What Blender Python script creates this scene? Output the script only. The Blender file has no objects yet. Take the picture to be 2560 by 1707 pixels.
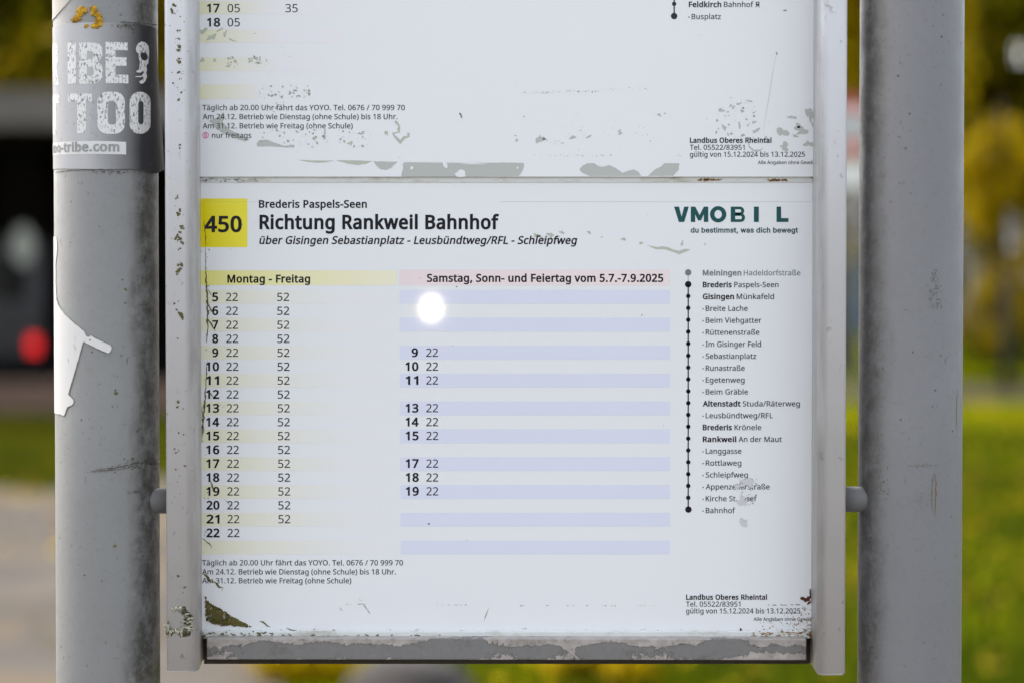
import bpy, bmesh, math, random
from math import radians, sin, cos, pi, sqrt, atan2, asin
from mathutils import Vector, Matrix, noise
from mathutils.geometry import tessellate_polygon, delaunay_2d_cdt

# ------------------------------------------------------------------ camera, world, light
SC = bpy.context.scene
COL = SC.collection
IMG_W, IMG_H = 2560, 1707
LENS = 85.0
FPX = LENS / 36.0 * IMG_W
DIST = 1.126
ZC = 1.35
PITCH = radians(1.46)
CAM = Vector((0, -DIST * cos(PITCH), ZC + DIST * sin(PITCH)))
cam_d = bpy.data.cameras.new('camera')
cam = bpy.data.objects.new('camera', cam_d)
COL.objects.link(cam)
cam.location = CAM
cam.rotation_euler = (pi / 2 - PITCH, 0, 0)
cam_d.lens = LENS
cam_d.sensor_width = 36
cam_d.clip_start = 0.05
cam_d.clip_end = 2000
cam_d.dof.use_dof = True
cam_d.dof.focus_distance = DIST - 0.006
cam_d.dof.aperture_fstop = LENS / 14.6
cam_d.dof.aperture_ratio = 1.22
SC.camera = cam

SUN_EL, SUN_AZ = radians(50), radians(-44)        # azimuth from +Y, clockwise seen from above
world = bpy.data.worlds.new('World')
SC.world = world
world.use_nodes = True
wn = world.node_tree.nodes
wl = world.node_tree.links
bg = wn['Background']
sky = wn.new('ShaderNodeTexSky')
sky.sky_type = 'NISHITA'
sky.sun_disc = False
sky.sun_elevation = SUN_EL
sky.sun_rotation = SUN_AZ
sky.air_density = 1.0
sky.dust_density = 4.0
sky.ozone_density = 1.0
hsv = wn.new('ShaderNodeHueSaturation')          # hazy overcast: the blue of the clear sky is washed out
hsv.inputs['Saturation'].default_value = 0.46
wl.new(sky.outputs[0], hsv.inputs['Color'])
tint = wn.new('ShaderNodeMix')
tint.data_type = 'RGBA'
tint.blend_type = 'MULTIPLY'
tint.inputs[0].default_value = 1.0
tint.inputs[7].default_value = (1.015, 1.0, 0.965, 1)
wl.new(hsv.outputs[0], tint.inputs[6])
wl.new(tint.outputs[2], bg.inputs[0])
bg.inputs[1].default_value = 0.15
sun_d = bpy.data.lights.new('sun', 'SUN')
sun_d.energy = 0.5
sun_d.angle = radians(18)
sun_d.color = (1.0, 0.90, 0.78)
sun = bpy.data.objects.new('sun', sun_d)
COL.objects.link(sun)
sd = Vector((sin(SUN_AZ) * cos(SUN_EL), cos(SUN_AZ) * cos(SUN_EL), sin(SUN_EL)))
sun.rotation_euler = sd.to_track_quat('Z', 'Y').to_euler()
SC.view_settings.view_transform = 'Standard'
SC.view_settings.look = 'None'
SC.view_settings.exposure = 1.93
SC.view_settings.gamma = 1.0
SC.render.engine = 'CYCLES'
SC.cycles.use_denoising = True

CF = Vector((0, cos(PITCH), -sin(PITCH)))
CR = Vector((1, 0, 0))
CU = Vector((0, sin(PITCH), cos(PITCH)))


def ray(x, y):
    return CF + CR * ((x - IMG_W / 2) / FPX) + CU * (-(y - IMG_H / 2) / FPX)


def P(x, y, Y=0.0):
    r = ray(x, y)
    return CAM + r * ((Y - CAM.y) / r.y)


def G(x, y, z=0.0):
    r = ray(x, y)
    return CAM + r * ((z - CAM.z) / r.z)


# a lit lamp behind the photographer: seen as the bright disc mirrored in the lower timetable
S0 = P(1078, 771, 0.0)
v0 = S0 - CAM
lamp_dir = Vector((v0.x, -v0.y, v0.z)).normalized()
lamp_d = bpy.data.lights.new('lit_lamp', 'POINT')
lamp_d.energy = 2.1
lamp_d.shadow_soft_size = 0.011
lamp_d.color = (1.0, 0.86, 0.62)
lamp = bpy.data.objects.new('lit_lamp', lamp_d)
COL.objects.link(lamp)
lamp.location = S0 + lamp_dir * 7.0

# ------------------------------------------------------------------ helpers


def tag(o, label=None, cat=None, group=None, kind=None):
    if label: o['label'] = label
    if cat: o['category'] = cat
    if group: o['group'] = group
    if kind: o['kind'] = kind
    return o


def empty(name, loc, label=None, cat=None, group=None):
    o = bpy.data.objects.new(name, None)
    o.empty_display_size = 0.05
    COL.objects.link(o)
    o.location = loc
    return tag(o, label, cat, group)


def link(name, me, m, parent=None, smooth=False):
    o = bpy.data.objects.new(name, me)
    COL.objects.link(o)
    if m is not None:
        for mm in (m if isinstance(m, (list, tuple)) else [m]):
            me.materials.append(mm)
    if smooth:
        for p in me.polygons: p.use_smooth = True
    if parent:
        o.parent = parent
        off = Vector((0, 0, 0))
        q = parent
        while q:
            off += q.location
            q = q.parent
        me.transform(Matrix.Translation(-off))
    return o


def mesh(name, vs, fs, m, parent=None, smooth=False):
    me = bpy.data.meshes.new(name)
    me.from_pydata([tuple(v) for v in vs], [], fs)
    me.update()
    return link(name, me, m, parent, smooth)


def bm_obj(name, bm, m, parent=None, smooth=False):
    me = bpy.data.meshes.new(name)
    bm.normal_update()
    bm.to_mesh(me)
    bm.free()
    return link(name, me, m, parent, smooth)


def add_box(bm, lo, hi, bev=0.0, seg=2):
    r = bmesh.ops.create_cube(bm, size=1.0)
    vs = r['verts']
    for v in vs:
        v.co = Vector([(lo[i] + hi[i]) / 2 + v.co[i] * (hi[i] - lo[i]) for i in range(3)])
    if bev:
        es = list({e for v in vs for e in v.link_edges})
        bmesh.ops.bevel(bm, geom=es, offset=bev, segments=seg, profile=0.5, affect='EDGES')


def box(name, lo, hi, m, parent=None, bev=0.0, seg=2):
    bm = bmesh.new()
    add_box(bm, lo, hi, bev, seg)
    return bm_obj(name, bm, m, parent)


def add_tube(bm, a, b, r0, r1=None, n=24, caps=True):
    a, b = Vector(a), Vector(b)
    r1 = r0 if r1 is None else r1
    d = b - a
    q = d.to_track_quat('Z', 'Y').to_matrix()
    ra, rb = [], []
    for i in range(n):
        t = 2 * pi * i / n
        w = q @ Vector((cos(t), sin(t), 0))
        ra.append(bm.verts.new(a + w * r0))
        rb.append(bm.verts.new(b + w * r1))
    for i in range(n):
        f = bm.faces.new((ra[i], ra[(i + 1) % n], rb[(i + 1) % n], rb[i]))
        f.smooth = True
    if caps:
        bm.faces.new(list(reversed(ra)))
        bm.faces.new(rb)


# ------------------------------------------------------------------ materials


class NT:
    def __init__(s, name):
        s.m = bpy.data.materials.new(name)
        s.m.use_nodes = True
        s.n = s.m.node_tree.nodes
        s.l = s.m.node_tree.links
        s.b = s.n['Principled BSDF']

    def node(s, t, ins=None, **kw):
        nd = s.n.new(t)
        for k, v in kw.items(): setattr(nd, k, v)
        for k, v in (ins or {}).items():
            if hasattr(v, 'is_output'): s.l.new(v, nd.inputs[k])
            else: nd.inputs[k].default_value = v
        return nd

    def co(s, scale=(1, 1, 1), kind='Object'):
        tc = s.node('ShaderNodeTexCoord')
        mp = s.node('ShaderNodeMapping', {'Vector': tc.outputs[kind], 'Scale': scale})
        return mp.outputs[0]

    def noise(s, scale, detail=4, rough=0.55, vec=None, dist=0.0):
        ins = {'Scale': scale, 'Detail': detail, 'Roughness': rough, 'Distortion': dist}
        ins['Vector'] = vec if vec is not None else s.co()
        return s.node('ShaderNodeTexNoise', ins).outputs['Fac']

    def voro(s, scale, vec=None, out='Distance'):
        ins = {'Scale': scale}
        ins['Vector'] = vec if vec is not None else s.co()
        return s.node('ShaderNodeTexVoronoi', ins).outputs[out]

    def ramp(s, fac, lo, hi, a=0.0, b=1.0):
        return s.node('ShaderNodeMapRange', {'Value': fac, 'From Min': lo, 'From Max': hi, 'To Min': a, 'To Max': b}).outputs[0]

    def math(s, op, a, b=0.0):
        return s.node('ShaderNodeMath', {0: a, 1: b}, operation=op).outputs[0]

    def mix(s, fac, a, b):
        nd = s.node('ShaderNodeMix', data_type='RGBA')
        for k, v in ((0, fac), (6, a), (7, b)):
            if hasattr(v, 'is_output'): s.l.new(v, nd.inputs[k])
            else:
                if k and len(v) == 3: v = (*v, 1)
                nd.inputs[k].default_value = v
        return nd.outputs[2]

    def set(s, **kw):
        names = dict(base='Base Color', rough='Roughness', spec='Specular IOR Level', coat='Coat Weight', coatr='Coat Roughness',
                     metal='Metallic', normal='Normal', alpha='Alpha')
        for k, v in kw.items():
            i = s.b.inputs[names[k]]
            if hasattr(v, 'is_output'): s.l.new(v, i)
            else:
                if k == 'base' and len(v) == 3: v = (*v, 1)
                i.default_value = v
        return s

    def bump(s, h, strength=0.3, dist=0.001):
        b = s.node('ShaderNodeBump', {'Height': h, 'Strength': strength, 'Distance': dist})
        s.l.new(b.outputs[0], s.b.inputs['Normal'])
        return s


def plain(name, base, rough=0.6, var=0.12, scale=30, spec=0.5):
    t = NT(name)
    n = t.noise(scale)
    d = tuple(c * (1 - var) for c in base)
    e = tuple(min(1, c * (1 + var)) for c in base)
    t.set(base=t.mix(n, d, e), rough=rough, spec=spec)
    return t.m


def printed(name, base, base2=None, x0=0, x1=1, rough=0.35):
    """ink or film under the clear laminate of a timetable; base2: the bleached colour reached at object x1"""
    t = NT(name)
    if base2:
        sx = t.node('ShaderNodeSeparateXYZ', {0: t.co()}).outputs[0]
        wob = t.math('MULTIPLY', t.math('SUBTRACT', t.noise(9, 3), 0.5), 0.05)
        f = t.ramp(t.math('ADD', sx, wob), x0, x1)
        f = t.math('POWER', f, 0.7)
        c = t.mix(f, base, base2)
    else:
        c = t.mix(t.noise(14, 3), tuple(v * 0.96 for v in base), tuple(min(1, v * 1.03) for v in base))
    t.set(base=c, rough=rough, spec=0.05, coat=0.32, coatr=0.03)
    return t.m


WHITE = (0.80, 0.805, 0.83)
XS = lambda t: (t - 1266.5) * 0.00018629
M = {}
# sheet: white laminated card, slightly yellowed in places
t = NT('laminated_white')
n1 = t.noise(5, 3)
n2 = t.noise(140, 4, 0.7)
c = t.mix(t.ramp(n1, 0.35, 0.65), (0.795, 0.795, 0.81), (0.785, 0.80, 0.81))
c = t.mix(t.ramp(n2, 0.71, 0.76, 0, 0.22), c, (0.35, 0.36, 0.34))
t.set(base=c, rough=0.4, spec=0.05, coat=0.32, coatr=0.03)
M['sheet'] = t.m
M['ink'] = printed('black_ink', (0.014, 0.014, 0.02))
M['ink_soft'] = printed('thin_black_ink', (0.022, 0.022, 0.034))
M['ink_grey'] = printed('grey_ink', (0.20, 0.20, 0.23))
M['ink_pink'] = printed('pink_ink', (0.75, 0.12, 0.38))
M['yellow'] = printed('yellow_ink', (0.76, 0.64, 0.004), (0.84, 0.74, 0.06), XS(503), XS(600))
M['yellow_head'] = printed('pale_yellow_ink', (0.78, 0.73, 0.19), (0.84, 0.80, 0.62), XS(503), XS(985))
M['yellow_row'] = printed('faded_yellow_ink', (0.78, 0.762, 0.57), (0.80, 0.795, 0.80), XS(503), XS(880))
M['yellow_row_up'] = printed('bleached_yellow_ink', (0.77, 0.758, 0.54), (0.81, 0.79, 0.815), XS(503), XS(680))
M['pink_head'] = printed('pale_pink_ink', (0.83, 0.70, 0.715), (0.84, 0.73, 0.72), XS(998), XS(1500))
M['blue_row'] = printed('pale_blue_ink', (0.71, 0.725, 0.84))
M['teal'] = printed('dark_teal_ink', (0.014, 0.085, 0.088))
M['navy'] = printed('teal_navy_ink', (0.018, 0.065, 0.085))
M['peel'] = printed('grey_peeled_film', (0.47, 0.49, 0.46), rough=0.5)
M['peel2'] = printed('green_grey_peeled_film', (0.48, 0.50, 0.42), rough=0.5)
M['smudge'] = printed('pale_smudge', (0.62, 0.62, 0.62), rough=0.5)
M['speck'] = plain('dark_grime_speck', (0.15, 0.145, 0.12), 0.8)
M['speck_pale'] = plain('grey_grime_speck', (0.34, 0.35, 0.32), 0.8)
M['algae'] = plain('olive_algae', (0.115, 0.10, 0.035), 0.9, 0.45, 600)
M['rust'] = plain('red_brown_rust', (0.085, 0.028, 0.014), 0.9, 0.4, 700)
M['rust_pale'] = plain('ochre_rust', (0.30, 0.18, 0.085), 0.9, 0.3, 500)
M['gap'] = plain('dark_crevice_dirt', (0.05, 0.042, 0.032), 0.9, 0.4, 300)


def post_material(name, base, side, warm, grime=0.85):  # grime: strength of the inner-side grime together with its painted-in shade
    t = NT(name)
    ob = t.co()
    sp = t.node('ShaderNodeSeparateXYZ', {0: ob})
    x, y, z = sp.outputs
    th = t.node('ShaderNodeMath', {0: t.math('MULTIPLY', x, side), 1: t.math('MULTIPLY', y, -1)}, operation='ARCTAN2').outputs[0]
    big = t.noise(9, 4)
    mid = t.noise(55, 5, 0.65)
    c = t.mix(t.ramp(big, 0.3, 0.7), tuple(v * 0.93 for v in base), tuple(v * 1.06 for v in base))
    c = t.mix(t.ramp(mid, 0.48, 0.72, 0, 0.25), c, warm)
    c = t.mix(t.ramp(t.noise(300, 5, 0.75), 0.52, 0.72, 0, 0.25), c, tuple(v * 0.55 for v in base))
    # sheltered side of the tube: ragged grown-over grime, deepened to paint in shade
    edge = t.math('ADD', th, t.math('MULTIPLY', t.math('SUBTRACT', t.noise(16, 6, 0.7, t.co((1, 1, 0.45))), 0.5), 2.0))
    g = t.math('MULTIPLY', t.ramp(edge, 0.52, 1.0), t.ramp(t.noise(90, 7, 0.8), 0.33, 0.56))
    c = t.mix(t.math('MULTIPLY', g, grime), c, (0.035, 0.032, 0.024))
    # fine pits and fly specks
    s1 = t.ramp(t.noise(420, 2, 0.5), 0.66, 0.72, 0, 0.6)
    c = t.mix(t.math('MULTIPLY', s1, t.ramp(t.noise(30, 3), 0.40, 0.62)), c, (0.06, 0.058, 0.05))
    s2 = t.ramp(t.voro(130), 0.05, 0.09, 1, 0)
    c = t.mix(t.math('MULTIPLY', s2, t.ramp(t.noise(18, 2), 0.5, 0.56)), c, (0.05, 0.05, 0.03))
    t.set(base=c, rough=t.ramp(mid, 0.3, 0.7, 0.42, 0.6), spec=0.45)
    t.bump(t.noise(190, 5, 0.6), 0.22, 0.0007)
    return t.m


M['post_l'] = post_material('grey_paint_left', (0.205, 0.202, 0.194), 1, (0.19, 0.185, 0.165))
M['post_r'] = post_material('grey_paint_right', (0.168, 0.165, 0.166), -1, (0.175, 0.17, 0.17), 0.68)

t = NT('light_grey_frame_paint')
mid = t.noise(60, 5, 0.6)
c = t.mix(mid, (0.515, 0.508, 0.515), (0.58, 0.572, 0.58))
s1 = t.ramp(t.noise(330, 2, 0.5), 0.66, 0.73, 0, 0.55)
c = t.mix(t.math('MULTIPLY', s1, t.ramp(t.noise(24, 3), 0.42, 0.6)), c, (0.16, 0.15, 0.12))
streak = t.noise(40, 5, 0.7, t.co((1, 1, 0.08)))
c = t.mix(t.ramp(streak, 0.58, 0.72, 0, 0.28), c, (0.38, 0.375, 0.365))
x_ = t.node('ShaderNodeSeparateXYZ', {0: t.co()}).outputs[0]
ax = t.math('ADD', t.math('ABSOLUTE', x_), t.math('MULTIPLY', t.math('GREATER_THAN', x_, 0.0), 0.0048))
fl = t.math('MULTIPLY', t.ramp(ax, 0.1490, 0.1462), t.ramp(t.noise(60, 6, 0.7, t.co((1, 1, 0.15))), 0.34, 0.62))
c = t.mix(t.math('MULTIPLY', fl, 0.6), c, (0.21, 0.205, 0.195))
t.set(base=c, rough=0.36, spec=0.4)
t.bump(t.noise(240, 3), 0.10, 0.0005)
M['frame'] = t.m

t = NT('stained_white_enamel')
c = t.mix(t.noise(60, 4), (0.60, 0.61, 0.58), (0.70, 0.71, 0.70))
c = t.mix(t.ramp(t.noise(30, 6, 0.75, t.co((1, 1, 3))), 0.5, 0.68, 0, 0.8), c, (0.30, 0.28, 0.17))
t.set(base=c, rough=0.4)
M['lip'] = t.m

# bottom bar: grey primer with curling remains of pale paint along its edges
t = NT('peeling_paint')
ob = t.co()
sp = t.node('ShaderNodeSeparateXYZ', {0: ob})
z = sp.outputs[2]
zb = t.ramp(t.math('ABSOLUTE', z), 0.0004, 0.0049, -0.14, 0.14)
top = t.ramp(z, -0.0045, 0.0048, -0.13, 0.07)
ends = t.ramp(t.math('ABSOLUTE', sp.outputs[0]), 0.095, 0.138, 0, 0.22)
nn = t.math('ADD', t.math('MULTIPLY', t.noise(48, 2, 0.4, t.co((1, 1, 1.3))), 1.1), t.math('MULTIPLY', t.noise(210, 6, 0.75, None, 1.2), 0.62))
f = t.math('ADD', t.math('ADD', t.math('ADD', nn, zb), top), ends)
flake = t.ramp(f, 0.915, 0.925)
rim = t.math('SUBTRACT', t.ramp(f, 0.89, 0.91), t.ramp(f, 0.915, 0.94))
grain = t.noise(420, 4, 0.7)
c = t.mix(grain, (0.14, 0.135, 0.13), (0.21, 0.202, 0.196))
c2 = t.mix(t.ramp(t.noise(150, 4, 0.7), 0.35, 0.7), (0.43, 0.39, 0.365), (0.25, 0.225, 0.20))
c = t.mix(flake, c, c2)
c = t.mix(t.math('MULTIPLY', rim, 0.9), c, (0.09, 0.08, 0.07))
c = t.mix(t.ramp(t.noise(110, 6, 0.75), 0.56, 0.70, 0, 0.7), c, (0.105, 0.09, 0.075))
t.set(base=c, rough=t.ramp(flake, 0, 1, 0.55, 0.4))
t.bump(t.math('ADD', flake, t.math('MULTIPLY', grain, 0.25)), 0.6, 0.0005)
M['peeling'] = t.m

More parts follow.
